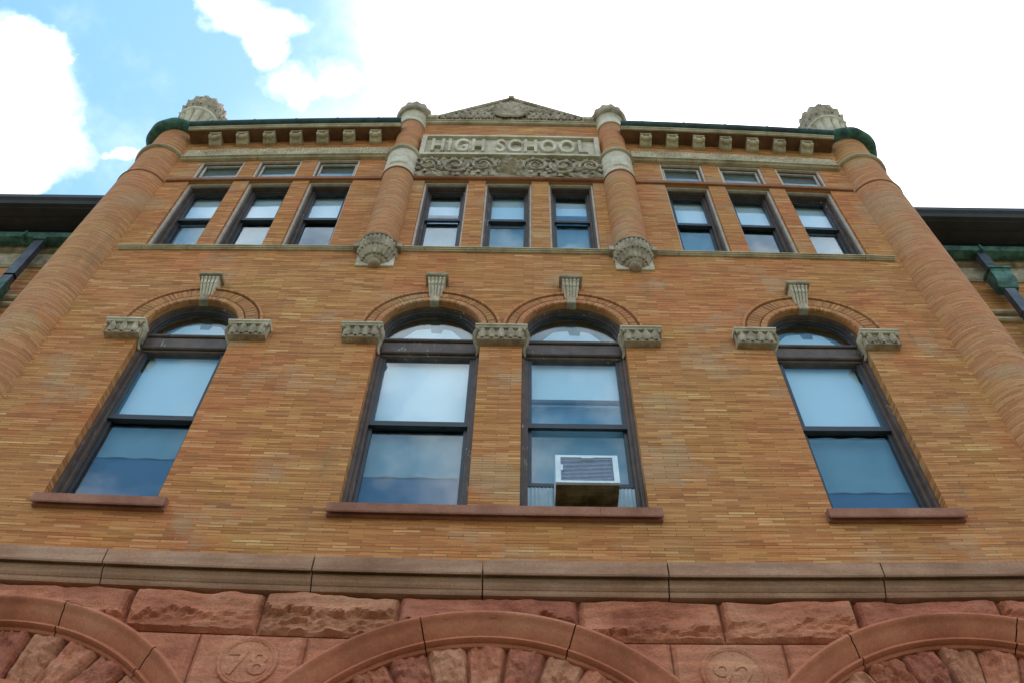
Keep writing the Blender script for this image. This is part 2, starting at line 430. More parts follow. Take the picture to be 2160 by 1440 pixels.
    def build(s, name, mat, parent=None, warp=True, label=None):
        vs = [sag(p) if warp else Vector(p) for p in s.v]
        lo = Vector((min(p.x for p in vs), min(p.y for p in vs), min(p.z for p in vs)))
        hi = Vector((max(p.x for p in vs), max(p.y for p in vs), max(p.z for p in vs)))
        o = Vector(((lo.x + hi.x) / 2, (lo.y + hi.y) / 2, lo.z))
        me = bpy.data.meshes.new(name)
        me.from_pydata([p - o for p in vs], [], s.f)
        for mm in (mat if isinstance(mat, (list, tuple)) else [mat]): me.materials.append(mm)
        ul = me.uv_layers.new(name='UVMap')
        flat = [c for f in s.uv for q in f for c in q]
        ul.data.foreach_set('uv', flat)
        me.polygons.foreach_set('material_index', s.mi)
        me.polygons.foreach_set('use_smooth', s.sm)
        bm = bmesh.new(); bm.from_mesh(me)
        bmesh.ops.remove_doubles(bm, verts=bm.verts, dist=1e-5)
        bmesh.ops.recalc_face_normals(bm, faces=bm.faces) if getattr(s, 'recalc', True) else None
        for e in bm.edges:
            if len(e.link_faces) == 2 and e.calc_face_angle(0) > R(38): e.smooth = False
        bm.to_mesh(me); bm.free()
        ob = bpy.data.objects.new(name, me)
        col.objects.link(ob)
        put(ob, o, parent)
        if label: ob['label'] = label
        return ob

ORIG = {}
def put(ob, world_loc, parent):
    ORIG[ob] = Vector(world_loc)
    if parent is not None:
        ob.parent = parent
        ob.location = Vector(world_loc) - ORIG[parent]
    else:
        ob.location = world_loc

def empty(name, loc, label, cat, group=None):
    o = bpy.data.objects.new(name, None)
    o.empty_display_size = 0.3
    col.objects.link(o); put(o, loc, None)
    o['label'] = label; o['category'] = cat
    if group: o['group'] = group
    return o

def fbm(x, y, z=0.0, o=4): return noise.fractal(Vector((x, y, z)), 0.7, 2.1, o)

# ------------------------------------------------------------------ ground
g = MB(); g.quad([(-600, -600, 0), (600, -600, 0), (600, 600, 0), (-600, 600, 0)])
gr = g.build('ground', M['ground'], None, False); gr['kind'] = 'structure'
p = MB(); p.box(-16, 16, -4.2, -0.5, -0.1, 0.12, step=1.5)
pv = p.build('pavement', M['concrete'], None, False); pv['kind'] = 'structure'

# ------------------------------------------------------------------ the school building
B = empty('school_building', (0, 0, 0),
          'tan brick school with red sandstone arches below and carved HIGH SCHOOL sign under its pediment', 'building')

# window openings: (x0, x1, z0, z1 or spring, arched)
BIG = [(-4.227, -3.139), (-1.442, -0.243), (0.243, 1.442), (3.139, 4.227)]
Z_BIG0, Z_SPR = 8.42, 11.53
TOP = [(-4.90, -4.221), (-3.985, -3.32), (-3.066, -2.40), (-1.294, -0.614), (-0.353, 0.353), (0.614, 1.294), (2.40, 3.066), (3.32, 3.985), (4.221, 4.90)]
Z_T0, Z_T1 = 13.52, 15.832
ATT = [TOP[i] for i in (0, 1, 2, 6, 7, 8)]
Z_A0, Z_A1 = 15.98, 16.66

def facade():
    outer = []
    x0, x1, z0, z1, zc, xc = -5.45, 5.45, 7.40, 17.62, 18.2, 1.60
    loops = [[(x0, z0)] + [(x0 + (x1 - x0) * k / 24, z0) for k in range(1, 24)] + [(x1, z0), (x1, z1), (xc, z1), (xc, zc), (-xc, zc), (-xc, z1), (x0, z1)]]
    holes = []
    for a, b in BIG:
        r = (b - a) / 2; c = (a + b) / 2
        holes.append([(a, Z_BIG0), (b, Z_BIG0), (b, Z_SPR)] + [(c + r * math.cos(R(t)), Z_SPR + r * math.sin(R(t))) for t in range(6, 180, 6)] + [(a, Z_SPR)])
    for a, b in TOP: holes.append([(a, Z_T0), (b, Z_T0), (b, Z_T1), (a, Z_T1)])
    for a, b in ATT: holes.append([(a, Z_A0), (b, Z_A0), (b, Z_A1), (a, Z_A1)])
    verts, edges = [], []
    for lp in loops + holes:
        i = len(verts); n = len(lp)
        verts += [Vector(q) for q in lp]
        edges += [(i + k, i + (k + 1) % n) for k in range(n)]
    def inside(q, lp):
        c = False; n = len(lp)
        for k in range(n):
            (ax, ay), (bx, by) = lp[k], lp[(k + 1) % n]
            if (ay > q[1]) != (by > q[1]) and q[0] < (bx - ax) * (q[1] - ay) / (by - ay) + ax: c = not c
        return c
    gx = 0.41
    for i in range(-13, 14):
        for j in range(26):
            q = (i * gx, 7.6 + j * 0.43)
            if inside(q, loops[0]) and not any(inside(q, h) for h in holes): verts.append(Vector(q))
    V, E, F, *_ = delaunay_2d_cdt(verts, edges, [], 0, 1e-5)
    mb = MB()
    for f in F:
        c = sum((V[i] for i in f), Vector((0, 0))) / len(f)
        if not inside(c, loops[0]) or any(inside(c, h) for h in holes): continue
        pts = [(V[i][0], 0, V[i][1]) for i in f]
        mb.quad(pts, [(V[i][0], V[i][1]) for i in f])
    dep = 0.24
    for h in holes:
        L = 0; n = len(h)
        for k in range(n):
            a, b = h[k], h[(k + 1) % n]
            dl = math.hypot(b[0] - a[0], b[1] - a[1])
            vert = abs(b[0] - a[0]) < 1e-6
            uv = [(0, a[1]), (0, b[1]), (dep, b[1]), (dep, a[1])] if vert else [(L, 0), (L + dl, 0), (L + dl, dep), (L, dep)]
            mb.quad([(a[0], 0, a[1]), (b[0], 0, b[1]), (b[0], dep, b[1]), (a[0], dep, a[1])], uv); L += dl
    # returns of the front at the corners and the parapet of the centre bay
    for sx in (-1, 1):
        mb.quad([(sx * 5.45, 0, 7.4), (sx * 5.45, 1.3, 7.4), (sx * 5.45, 1.3, 17.62), (sx * 5.45, 0, 17.62)], [(0, 7.4), (1.3, 7.4), (1.3, 17.62), (0, 17.62)])
        mb.quad([(sx * 1.6, 0, 17.62), (sx * 1.6, .45, 17.62), (sx * 1.6, .45, 18.2), (sx * 1.6, 0, 18.2)], [(0, 0), (.45, 0), (.45, .6), (0, .6)])
    mb.recalc = False
    o = mb.build('brick_wall', M['brick'], B)
    return o
facade()

# body behind the front: roof deck, floors, back of the rooms
mb = MB()
mb.box(-5.44, 5.44, 2.6, 12, 0.0, 17.4, step=2)
for z in (7.2, 12.75, 17.36): mb.box(-5.40, 5.40, 0.30, 2.6, z, z + 0.2, step=1)
for x in (-5.42, -2.2, 2.2, 5.22): mb.box(x, x + .2, 0.30, 2.6, 7.4, 17.36)
mb.build('room_wall', M['room'], B)
mb = MB(); mb.box(-5.4, 5.4, 0.03, 12, 17.63, 17.75, step=1)
mb.build('roof', M['roof'], B)

# ------------------------------------------------------------------ windows
def rect_ring(mb, x0, x1, z0, z1, t, y0, y1, mi=0, tb=None, tt=None):
    tb = t if tb is None else tb; tt = t if tt is None else tt
    mb.box(x0, x0 + t, y0, y1, z0, z1, mi); mb.box(x1 - t, x1, y0, y1, z0, z1, mi)
    mb.box(x0 + t, x1 - t, y0 + .001, y1, z0, z0 + tb, mi); mb.box(x0 + t, x1 - t, y0 + .001, y1, z1 - tt, z1, mi)

def pane(x0, x1, z0, z1, y, parent):
    mb = MB(); mb.box(x0, x1, y, y + 0.005, z0, z1, step=2)
    return mb.build('pane', M['glass'], parent)

def sash(parent, x0, x1, z0, z1, y, t=0.045, tb=0.06, tt=0.05):
    mb = MB(); rect_ring(mb, x0, x1, z0, z1, t, y, y + 0.04, 0, tb, tt)
    mb.build('sash', M['sash'], parent)
    pane(x0 + t - .004, x1 - t + .004, z0 + tb - .004, z1 - tt + .004, y + 0.02, parent)

def sheet(name, mat, parent, x0, x1, z0, z1, y, wav=0.0, folds=0, th=0.004, top=None):
    mb = MB()
    def fn(u, v):
        return (x0 + (x1 - x0) * u, y + wav * math.sin(u * folds * 2 * math.pi + 1.3 * math.sin(5 * v)) + 0.004 * fbm(u * 3, v * 3, x0), z0 + ((top(x0 + (x1 - x0) * u) if top else z1) - z0) * v)
    mb.grid(fn, 48 if folds or top else 8, 8, 0, None, None, True)
    nb = len(mb.v)
    mb.grid(lambda u, v: tuple(Vector(fn(u, v)) + Vector((0, th, 0))), 48 if folds or top else 8, 8, 0, None, None, True)
    return mb.build(name, mat, parent)

def big_window(i, lower_kind):
    a, b = BIG[i]; c = (a + b) / 2; r = (b - a) / 2
    yf = 0.10
    f = MB(); t = 0.075
    # outer frame: jambs + arched head, stepped
    for k, (tt, ya, yb) in enumerate(((0.04, yf, 0.16), (0.075, 0.161, 0.235))):
        at, aya, ayb = ((.03, .05, .10), (.05, .101, .16))[k]
        f.box(a + .001, a + tt, ya, yb, Z_BIG0 + 0.03, Z_SPR); f.box(b - tt, b - .001, ya, yb, Z_BIG0 + 0.03, Z_SPR)
        f.arch(c, Z_SPR, [(r - .001, ayb), (r - .001, aya), (r - at, aya), (r - at, ayb)], 0, 180, 30, 0, True)
    f.box(a + .045, b - .045, 0.15, 0.235, Z_BIG0 + .02, Z_BIG0 + 0.07)          # sub-sill
    # transom: wide board with mouldings above and below
    f.chbox(a + .046, b - .046, 0.125, 0.235, 11.24, 11.44, 0.012)
    f.chbox(a + .046, b - .046, 0.10, 0.235, 11.441, 11.49, 0.012)
    f.chbox(a + .046, b - .046, 0.105, 0.235, 11.20, 11.239, 0.012)
    f.chbox(a + .046, b - .046, 0.14, 0.235, 11.165, 11.199, 0.01)
    W = f.build('window', M['frame'], B)
    # lunette light over the transom
    s_ = MB()
    s_.arch(c, Z_SPR, [(r - .046, .158), (r - .046, .12), (r - .075, .12), (r - .075, .158)], -4, 184, 26, 0, True)
    s_.build('lunette_sash', M['sash'], W)
    gl = MB(); n = 24
    th0 = -math.asin(0.055 / (r - .065))
    pts = [(c + (r - .065) * math.cos(th0 + (math.pi - 2 * th0) * k / n), Z_SPR + (r - .065) * math.sin(th0 + (math.pi - 2 * th0) * k / n)) for k in range(n + 1)]
    gl.quad([(x, .135, z) for x, z in pts]); gl.quad([(x, .141, z) for x, z in pts][::-1])
    for (xa, za), (xb, zb) in zip(pts, pts[1:] + pts[:1]): gl.quad([(xa, .135, za), (xb, .135, zb), (xb, .141, zb), (xa, .141, za)])
    gl.build('pane', M['glass'], W)
    # notched white sheet stands in for the lunette's sky reflection; tinted backing behind
    def reflection_top(x):
        d_ = abs(x - c)
        return 11.93 - .06 * (d_ / .2) ** 2 * .5 - max(0, d_ - .22) * .95 - (.10 if -.03 < x - c < .10 else 0)
    sheet('roller_shade_or_reflection', M['shade'], W, c - .47, c + .47, 11.42, 11.93, .25, top=reflection_top)
    sheet('pane_backing', M['sky_tint'], W, a + .05, b - .05, 11.40, 12.2, .30)
    zm = 9.93
    x0, x1 = a + .076, b - .076
    sash(W, x0, x1, zm - .03, 11.23, 0.165, 0.04, 0.075, 0.05)
    if lower_kind == 'ac':
        sash(W, x0, x1, 9.02, 10.46, 0.207, 0.04, 0.05, 0.05)
    else:
        sash(W, x0, x1, Z_BIG0 + .07, zm + .03, 0.207, 0.04, 0.07, 0.05)
    sb = {0: 9.96, 1: 9.96, 2: 10.42, 3: 10.08}[i]
    sheet('roller_shade_or_reflection', M['shade'], W, x0 + .03, x1 - .03, sb, 11.3, 0.275)
    sheet('pane_backing', M['sky_tint'], W, x0 + .01, x1 - .01, {0: 9.45, 1: 9.26, 2: 8.40, 3: 9.10}[i], 9.98 if i != 2 else 10.44, 0.33, 0.006, 3)  # added sheet, coloured like the sky's reflection in the lower pane
    if i != 2:
        sheet('blue_sheet', M['blue_band'], W, x0 + .01, x1 - .01, 8.38, {0: 9.46, 1: 9.27, 3: 9.11}[i], 0.35)  # plain blue sheet across the foot of the lower pane
    return W
wins = [big_window(0, ''), big_window(1, ''), big_window(2, 'ac'), big_window(3, '')]

wins[2]['label'] = 'arched window with its lower sash raised over an air conditioner'

def top_window(i):
    a, b = TOP[i]
    f = MB(); zt = Z_T1
    for k, (tt, ya, yb) in enumerate(((0.05, .09, .165), (0.078, .166, .25))):
        rect_ring(f, a + .001, b - .001, Z_T0 + .001, zt - .001, tt, ya, yb, 0, .03, tt + .01)
    W = f.build('window', M['frame'], B)
    tr = MB()
    tr.box(a + .001, a + .026, .045, .089, Z_T0 + .002, zt - .002); tr.box(b - .026, b - .001, .045, .089, Z_T0 + .002, zt - .002)
    tr.box(a + .026, b - .026, .046, .089, zt - .03, zt - .002)
    tr.build('brick_moulding', M['trim'], W)
    x0, x1 = a + .079, b - .079; zm = 14.83
    sash(W, x0, x1, zm - .03, zt - .09, .18, .032, .07, .045)
    open_ = {1: .0, 2: .14, 3: .20, 5: .24, 7: .22}.get(i, 0.0)
    sash(W, x0, x1, Z_T0 + .03 + open_, zm + .03 + (open_ if i in (3, 5) else 0), .222, .032, .06, .05)
    sb = [14.80, 14.86, 14.92, 14.9, 14.78, 14.92, 14.86, 14.9, 14.8][i]
    sheet('roller_shade_or_reflection', M['shade'], W, x0 + .01, x1 - .01, sb, zt - .18 if i in (3, 5) else zt - .06, .28)
    if i not in (2, 7): sheet('pane_backing', M['sky_tint'], W, x0 + .01, x1 - .01, 13.45, sb + .05, .34, .006, 2)  # added backing that carries the reflected sky as its own colour
    return W
for i in range(9): top_window(i)

def attic_window(x0, x1):
    f = MB()
    rect_ring(f, x0 + .001, x1 - .001, Z_A0 + .001, Z_A1 - .001, .045, .05, .24)
    W = f.build('attic_window', M['frame'], B)
    tr = MB(); rect_ring(tr, x0 + .002, x1 - .002, Z_A0 + .002, Z_A1 - .002, .024, .012, .049)
    tr.build('brick_moulding', M['trim'], W)
    s_ = MB(); rect_ring(s_, x0 + .046, x1 - .046, Z_A0 + .046, Z_A1 - .046, .025, .065, .10)
    s_.build('sash', M['trim'], W)
    pane(x0 + .07, x1 - .07, Z_A0 + .07, Z_A1 - .07, .08, W)
    sheet('pane_backing', M['room'], W, x0 + .05, x1 - .05, Z_A0 + .04, Z_A1 - .04, .13)
for a, b in ATT: attic_window(a, b)

# ------------------------------------------------------------------ sills, belts, lintels
def course(name, mat, x0, x1, prof, joints=(), gap=0.006):
    """moulded course, cut by open joints"""
    mb = MB()
    xs = [x0] + sorted(j for j in joints if x0 < j < x1) + [x1]
    for a, b in zip(xs, xs[1:]):
        a2 = a + (gap / 2 if a != x0 else 0); b2 = b - (gap / 2 if b != x1 else 0)
        n = max(1, int(math.ceil((b2 - a2) / .4)))
        mb.extrude_x(prof, [a2 + (b2 - a2) * k / n for k in range(n + 1)])
    return mb.build(name, mat, B)
def slab(y, z0, z1, c=.012, back=.02): return [(back, z1 + .02), (y + c, z1), (y, z1 - c), (y, z0 + c), (y + c * .6, z0), (y + .016, z0), (y + .018, z0 + .04), (y + .05, z0 + .04), (y + .052, z0), (back, z0)]
course('window_sill', M['sill_stone'], -4.245, -3.01, slab(-.09, 8.30, 8.425))
course('window_sill', M['sill_stone'], -1.52, 1.55, slab(-.09, 8.30, 8.425), (0.98,), .003)
course('window_sill', M['sill_stone'], 3.06, 4.315, slab(-.09, 8.30, 8.425))
beltp = [(.02, 13.55), (-.04, 13.545), (-.062, 13.528), (-.066, 13.52), (-.066, 13.503), (-.05, 13.50), (-.05, 13.482), (-.03, 13.476), (-.025, 13.465), (.02, 13.465)]
for a, b in ((-5.2, -2.02), (-1.40, 1.40), (2.02, 5.2)):
    course('sill_course', M['terracotta'], a, b, beltp, [a + .31 + .62 * k for k in range(12)], .005)
lin = [(.02, 15.925), (-.03, 15.92), (-.035, 15.91), (-.035, 15.84), (-.028, 15.833), (.23, 15.833)]
for a, b in ((-5.25, -1.96), (1.96, 5.25)): course('lintel_course', M['lintel_stone'], a, b, lin)
course('lintel_course', M['lintel_stone'], -1.46, 1.46, [(.02, 15.90), (-.05, 15.89), (-.06, 15.88), (-.06, 15.85), (-.04, 15.833), (.23, 15.833)])

# ------------------------------------------------------------------ carved relief
def scroll_h(x, z, H, per, seed=0):
    """running acanthus scroll: height 0..1 at x along, z up (0..H)"""
    k = math.floor(x / per); c = (k + .5) * per; sgn = 1 if int(k) % 2 == 0 else -1
    dx = x - c; dz = (z - H * .5) * sgn
    wx = dx + .012 * math.sin(z * 60 + seed + k); wz = dz + .012 * math.sin(x * 57 + seed)
    r = math.hypot(wx, wz); a = math.atan2(wz, wx)
    sp = 0.5 + 0.5 * math.sin(r / (H * .5) * 7.5 + a * sgn)
    lob = 0.5 + 0.5 * math.sin(a * 7 + 3 * k + r * 35)
    stem = math.exp(-((z - H * .5 - H * .36 * math.sin(x / per * math.pi)) / (H * .09)) ** 2)
    leaf = max(0, fbm(x * 11 + seed, z * 13, seed, 3) + .25)
    h = .55 * sp * (1 - .5 * min(1, r / (per * .55))) + .30 * lob * (r > H * .16) + .4 * stem + .5 * leaf
    ed = min(z, H - z) / (H * .12)
    return min(1.0, h) * max(0, min(1, ed)) 

def relief(mb, x0, x1, z0, z1, y, amp, hf, res=.012):
    nu = max(4, int((x1 - x0) / res)); nv = max(4, int((z1 - z0) / res))
    def fn(u, v):
        x = x0 + (x1 - x0) * u; z = z0 + (z1 - z0) * v
        e = 0.0 if u in (0, 1) or v in (0, 1) else 1.0
        return (x, y - amp * hf(x, z) * e, z)
    mb.grid(fn, nu, nv, 0, None, None, False)

# frieze belts of the side bays
for a, b in ((-5.24, -1.96), (1.96, 5.24)):
    n = 9
    course('frieze_fillet', M['terracotta'], a, b, [(.02, 16.725), (-.085, 16.72), (-.095, 16.71), (-.095, 16.69), (-.07, 16.685), (-.05, 16.665), (.24, 16.665)], [a + .4 * k for k in range(1, 9)], .004)
    mb = MB(); relief(mb, a, b, 16.726, 17.06, -.035, .045, lambda x, z: .55 * scroll_h(x, z - 16.726, .334, .2, 3) + .35 * abs(math.sin(x * 60)), .014)
    mb.quad([(a, .01, 16.726), (b, .01, 16.726), (b, -.035, 16.726), (a, -.035, 16.726)])
    mb.quad([(a, -.035, 17.06), (b, -.035, 17.06), (b, .01, 17.075), (a, .01, 17.075)])
    mb.build('frieze', M['terracotta'], B)

# brackets under the eaves
def bracket(x):
    mb = MB(); wd = .092
    prof = [(.01, 17.49), (-.19, 17.49), (-.20, 17.48), (-.20, 17.46), (-.19, 17.45)]
    for k in range(9):
        t = R(75 - 190 * k / 8); prof.append((-.145 - .05 * math.cos(t), 17.395 + .05 * math.sin(t)))
    prof += [(-.10, 17.33), (-.07, 17.312), (-.05, 17.30), (.01, 17.297)]
    mb.extrude_x(prof, [x - wd, x - wd * .55], 0); mb.extrude_x(prof, [x + wd * .55, x + wd], 0)
    p2 = [(y + (.018 if 4 < k < len(prof) - 3 else .002), z) for k, (y, z) in enumerate(prof)]
    mb.extrude_x(p2, [x - wd * .55 + .001, x + wd * .55 - .001], 0)
    mb.build('bracket', M['terracotta'], B)
for sx in (-1, 1):
    for k in range(7): bracket(sx * (2.25 + .4365 * k))

# eaves: bed mould, soffit and copper gutter on each side bay
for a, b in ((-5.3, -1.84), (1.84, 5.3)):
    course('eaves_moulding', M['terracotta'], a, b, [(-.20, 17.56), (-.27, 17.56), (-.285, 17.55), (-.285, 17.525), (-.265, 17.51), (-.26, 17.492), (-.235, 17.492), (-.20, 17.53)], [a + .8 * k for k in range(1, 6)], .004)
    mb = MB(); mb.box(a, b, -.235, .01, 17.492, 17.555); mb.build('eaves_soffit', M['eaves_brown'], B)
    mb = MB()
    pr = [(.02, 17.66), (-.32, 17.66), (-.345, 17.65), (-.35, 17.63), (-.345, 17.61), (-.325, 17.585), (-.305, 17.572), (-.29, 17.566), (-.28, 17.561), (.02, 17.561)]
    n = 10; mb.extrude_x(pr, [a + (b - a) * k / n for k in range(n + 1)], 0, 0, True, False)
    for k in range(5):
        xx = a + .35 + k * .68
        mb.extrude_x([(y - .006, z) for y, z in pr[1:9]], [xx, xx + .03], 0, 0, False)
    mb.build('gutter', M['copper_dark'], B)

# ------------------------------------------------------------------ corner columns
def corner_column(sx):
    cx, cy = sx * 5.63, .165
    mb = MB()
    mb.lathe(cx, cy, [(.40, 7.0), (.397, 9), (.392, 11.5), (.386, 13.9), (.382, 15.83)], 56)
    mb.lathe(cx, cy, [(.383, 15.85), (.375, 15.86), (.365, 16.3), (.362, 16.86)], 56)
    mb.lathe(cx, cy, [(.350, 16.98), (.345, 17.4), (.345, 17.85)], 56)
    C = mb.build('corner_column', M['brick_column'], B)
    rg = MB()
    rg.lathe(cx, cy, [(.36, 15.815), (.393, 15.82), (.398, 15.835), (.393, 15.85), (.36, 15.855)], 56)
    rg.build('ring', M['lintel_stone'], C)
    rg = MB()
    rg.lathe(cx, cy, [(.34, 16.85), (.395, 16.855), (.415, 16.875), (.415, 16.895), (.38, 16.905), (.385, 16.93), (.375, 16.96), (.34, 16.985)], 56)
    rg.build('ring', M['terracotta'], C)
    cl = MB()
    cl.lathe(cx, cy, [(.34, 17.76), (.40, 17.765), (.45, 17.785), (.49, 17.815), (.508, 17.845), (.508, 17.875), (.49, 17.895), (.43, 17.91), (.38, 17.94), (.30, 17.96)], 56,
             rf=lambda a, z: .006 * math.sin(a * 9 + z * 30))
    cl.build('copper_collar', M['copper'], C)
    cx -= sx * .05
    dr = MB()
    def flute(a, z): return .075 * (abs(math.sin(a * 6)) ** .35 - 1) if 18.06 < z < 18.88 else 0
    dr.lathe(cx, cy, [(.22, 17.95), (.235, 17.98), (.235, 18.05), (.225, 18.07), (.235, 18.2), (.262, 18.5), (.30, 18.8), (.32, 18.87), (.325, 18.90), (.345, 18.92), (.35, 18.98), (.32, 19.0)], 128, rf=flute)
    dr.build('fluted_drum', M['grey_stone'], C)
    tp = MB()
    def leafy(a, z):
        t = (z - 19.0) / .75
        if t <= 0 or t >= 1: return 0
        return (.02 * math.sin(a * 9 + 3.1 * int(t * 4)) + .02 * math.sin(a * 23 + t * 40)) * math.sin(math.pi * t) + .03 * fbm(math.cos(a) * 6, math.sin(a) * 6, z * 12 + sx, 3)
    prof = [(.31, 18.985), (.34, 19.02), (.355, 19.12), (.37, 19.24), (.38, 19.36), (.37, 19.47), (.34, 19.57), (.28, 19.66), (.18, 19.72), (.0, 19.75)]
    tp.lathe(cx, cy, [(r_ * .92, z_) for r_, z_ in prof], 60, sub=2)
    def cr(z):
        for (ra, za), (rb, zb) in zip(prof, prof[1:]):
            if za <= z <= zb: return (ra + (rb - ra) * (z - za) / (zb - za)) * .92
        return prof[0][0] * .92
    for (zb_, zt, n, off) in ((18.99, 19.28, 16, 0), (19.14, 19.45, 16, .5), (19.32, 19.60, 14, 0), (19.48, 19.70, 10, .5)):
        for k in range(n):
            a0 = 2 * math.pi * (k + off) / n
            def fn(u, v):
                kk = 2 * u - 1; z = zb_ + (zt - zb_) * v
                wv = math.sin(math.pi * (.18 + .78 * v)) ** .7 * (1 + .2 * math.sin(v * 17))
                r_ = cr(z) + .006 + .022 * (1 - abs(kk)) + .035 * v ** 3
                a = a0 + kk * .19 * wv * 16 / n
                return (cx + r_ * math.cos(a), cy + r_ * math.sin(a), z)
            tp.grid(fn, 4, 5, 0, None, None, True)
    tp.build('carved_cap', M['carved'], C)
    return C
corner_column(-1); corner_column(1)

# ------------------------------------------------------------------ centre colonettes on carved corbels
def colonette(sx):
    cx, cy = sx * 1.71, .02
    mb = MB()
    mb.lathe(cx, cy, [(.243, 13.54), (.243, 14.6), (.243, 15.82)], 48)
    mb.lathe(cx, cy, [(.215, 16.70), (.213, 17.3), (.211, 17.94)], 48)
    C = mb.build('colonette', M['brick_column'], B)
    rg = MB(); rg.lathe(cx, cy, [(.20, 15.815), (.255, 15.82), (.262, 15.84), (.255, 15.86), (.20, 15.865)], 48)
    rg.build('ring', M['lintel_stone'], C)
    cu = MB()
    def shield(a, z):
        t = (z - 15.9) / .65
        d_ = math.cos(a + R(90))
        return .022 * max(0, min(1, (d_ - .80) * 12)) * (1 if .12 < t < .82 - .3 * (1 - d_) * 6 else 0) + .004 * math.sin(a * 11) * math.sin(z * 40)
    cu.lathe(cx, cy, [(.246, 15.863), (.252, 16.0), (.252, 16.2), (.25, 16.4), (.252, 16.58)], 90, rf=shield, sub=6)
    cu.build('cushion_block', M['grey_stone'], C)
    rg = MB(); rg.lathe(cx, cy, [(.24, 16.575), (.275, 16.585), (.295, 16.61), (.295, 16.64), (.27, 16.66), (.27, 16.69), (.235, 16.71), (.20, 16.712)], 48)
    rg.build('ring', M['terracotta'], C)
    cp = MB()
    cp.lathe(cx, cy, [(.20, 17.935), (.235, 17.94), (.24, 17.96), (.225, 17.99), (.222, 18.15), (.228, 18.28), (.25, 18.34)], 48)
    cp.build('capital_neck', M['grey_stone'], C)
    cp = MB()
    cp.lathe(cx, cy, [(.24, 18.335), (.29, 18.36), (.315, 18.41), (.32, 18.46), (.30, 18.50), (.29, 18.53), (.30, 18.56), (.29, 18.63), (.25, 18.72), (.17, 18.80), (.08, 18.84), (.05, 18.90), (.0, 18.91)], 64,
             rf=lambda a, z: .012 * math.sin(a * 12) * (18.52 < z < 18.84))
    cp.build('capital_ball', M['carved'], C)
    # corbel
    co = MB()
    co.lathe(cx, cy, [(.235, 13.50), (.285, 13.505), (.292, 13.525), (.278, 13.54), (.262, 13.555), (.235, 13.565)], 48)
    K0 = [(.0, 13.07), (.07, 13.08), (.12, 13.13), (.17, 13.20), (.215, 13.28), (.243, 13.36), (.258, 13.44), (.262, 13.50)]
    co.lathe(cx, cy, K0, 40)
    def rad(z):
        for (ra, za), (rb, zb) in zip(K0, K0[1:]):
            if za <= z <= zb: return ra + (rb - ra) * (z - za) / (zb - za)
        return K0[0][0] if z < K0[0][1] else K0[-1][0]
    for (zt, zb_, n, half, off, lift) in ((13.495, 13.27, 14, .16, 0, .004), (13.40, 13.13, 10, .22, .5, .016), (13.24, 13.06, 7, .30, 0, .022)):
        for k in range(n):
            a0 = -math.pi + math.pi * (k + .5 * (off > 0)) / (n - .0) + math.pi / n * .5
            def fn(u, v):
                kk = 2 * u - 1; z = zt + (zb_ - zt) * v
                wv = math.sin(math.pi * (.18 + .78 * v)) ** .7 * (1 + .2 * math.sin(v * 17))
                r_ = rad(z) + lift + .028 * (1 - abs(kk)) + .04 * v ** 3 - .014 * (abs(kk) < .25)
                a = a0 + kk * half * wv * .26 / max(.10, rad(z)) * .8
                return (cx + r_ * math.cos(a), cy + r_ * math.sin(a), z)
            co.grid(fn, 6, 7, 0, None, None, True)
    co.lathe(cx, cy - .06, [(.0, 13.0), (.05, 13.005), (.082, 13.035), (.088, 13.065), (.07, 13.10), (.03, 13.12)], 24)
    K = co.build('carved_corbel', M['carved'], C)
    bp = MB(); bp.chbox(cx - .25, cx + .25, -.03, .02, 13.03, 13.40, .008)
    bp.build('corbel_plate', M['grey_stone'], C)
    ear = MB()
    for e in (-1, 1):
        ear.box(cx + e * .285 - .035, cx + e * .285 + .035, -.11, .02, 13.42, 13.53)
    ear.build('corbel_ear', M['carved'], C)
colonette(-1); colonette(1)

# ------------------------------------------------------------------ sign, carved frieze, pediment
sg = MB()
X0, X1, ZS0, ZS1 = -1.46, 1.46, 16.62, 17.45
rect_ring(sg, X0, X1, ZS0, ZS1, .075, -.115, .02, 0, .07, .06)
sg.box(X0 + .07, X1 - .07, -.05, .02, ZS0 + .06, ZS1 - .05)
SG = sg.build('sign_panel', M['grey_stone'], B)
cu = bpy.data.curves.new('letters', 'FONT')
cu.body = 'HIGH SCHOOL'; cu.size = 0.56; cu.extrude = 0.03; cu.bevel_depth = 0.006; cu.offset = 0.008
cu.align_x = 'CENTER'; cu.align_y = 'CENTER'; cu.space_character = 1.16; cu.space_word = 1.15
tmp = bpy.data.objects.new('letters', cu); col.objects.link(tmp)
bpy.context.view_layer.update()
me = bpy.data.meshes.new_from_object(tmp.evaluated_get(bpy.context.evaluated_depsgraph_get()))
bpy.data.objects.remove(tmp)
xs = [v.co.x for v in me.vertices]; ys = [v.co.y for v in me.vertices]
kx = 2.56 / (max(xs) - min(xs)); ky = .52 / (max(ys) - min(ys))
mx_, my_ = (max(xs) + min(xs)) / 2, (max(ys) + min(ys)) / 2
me.transform(Matrix.Translation((-mx_, -my_, 0)))
me.transform(Matrix.Diagonal((kx, ky, 1, 1)))
me.transform(Matrix.Rotation(R(90), 4, 'X'))
me.materials.clear(); me.materials.append(M['grey_stone'])
me.name = 'lettering'
lt = bpy.data.objects.new('lettering', me); col.objects.link(lt)
put(lt, Vector((-.01, -.075, 17.03)), SG)

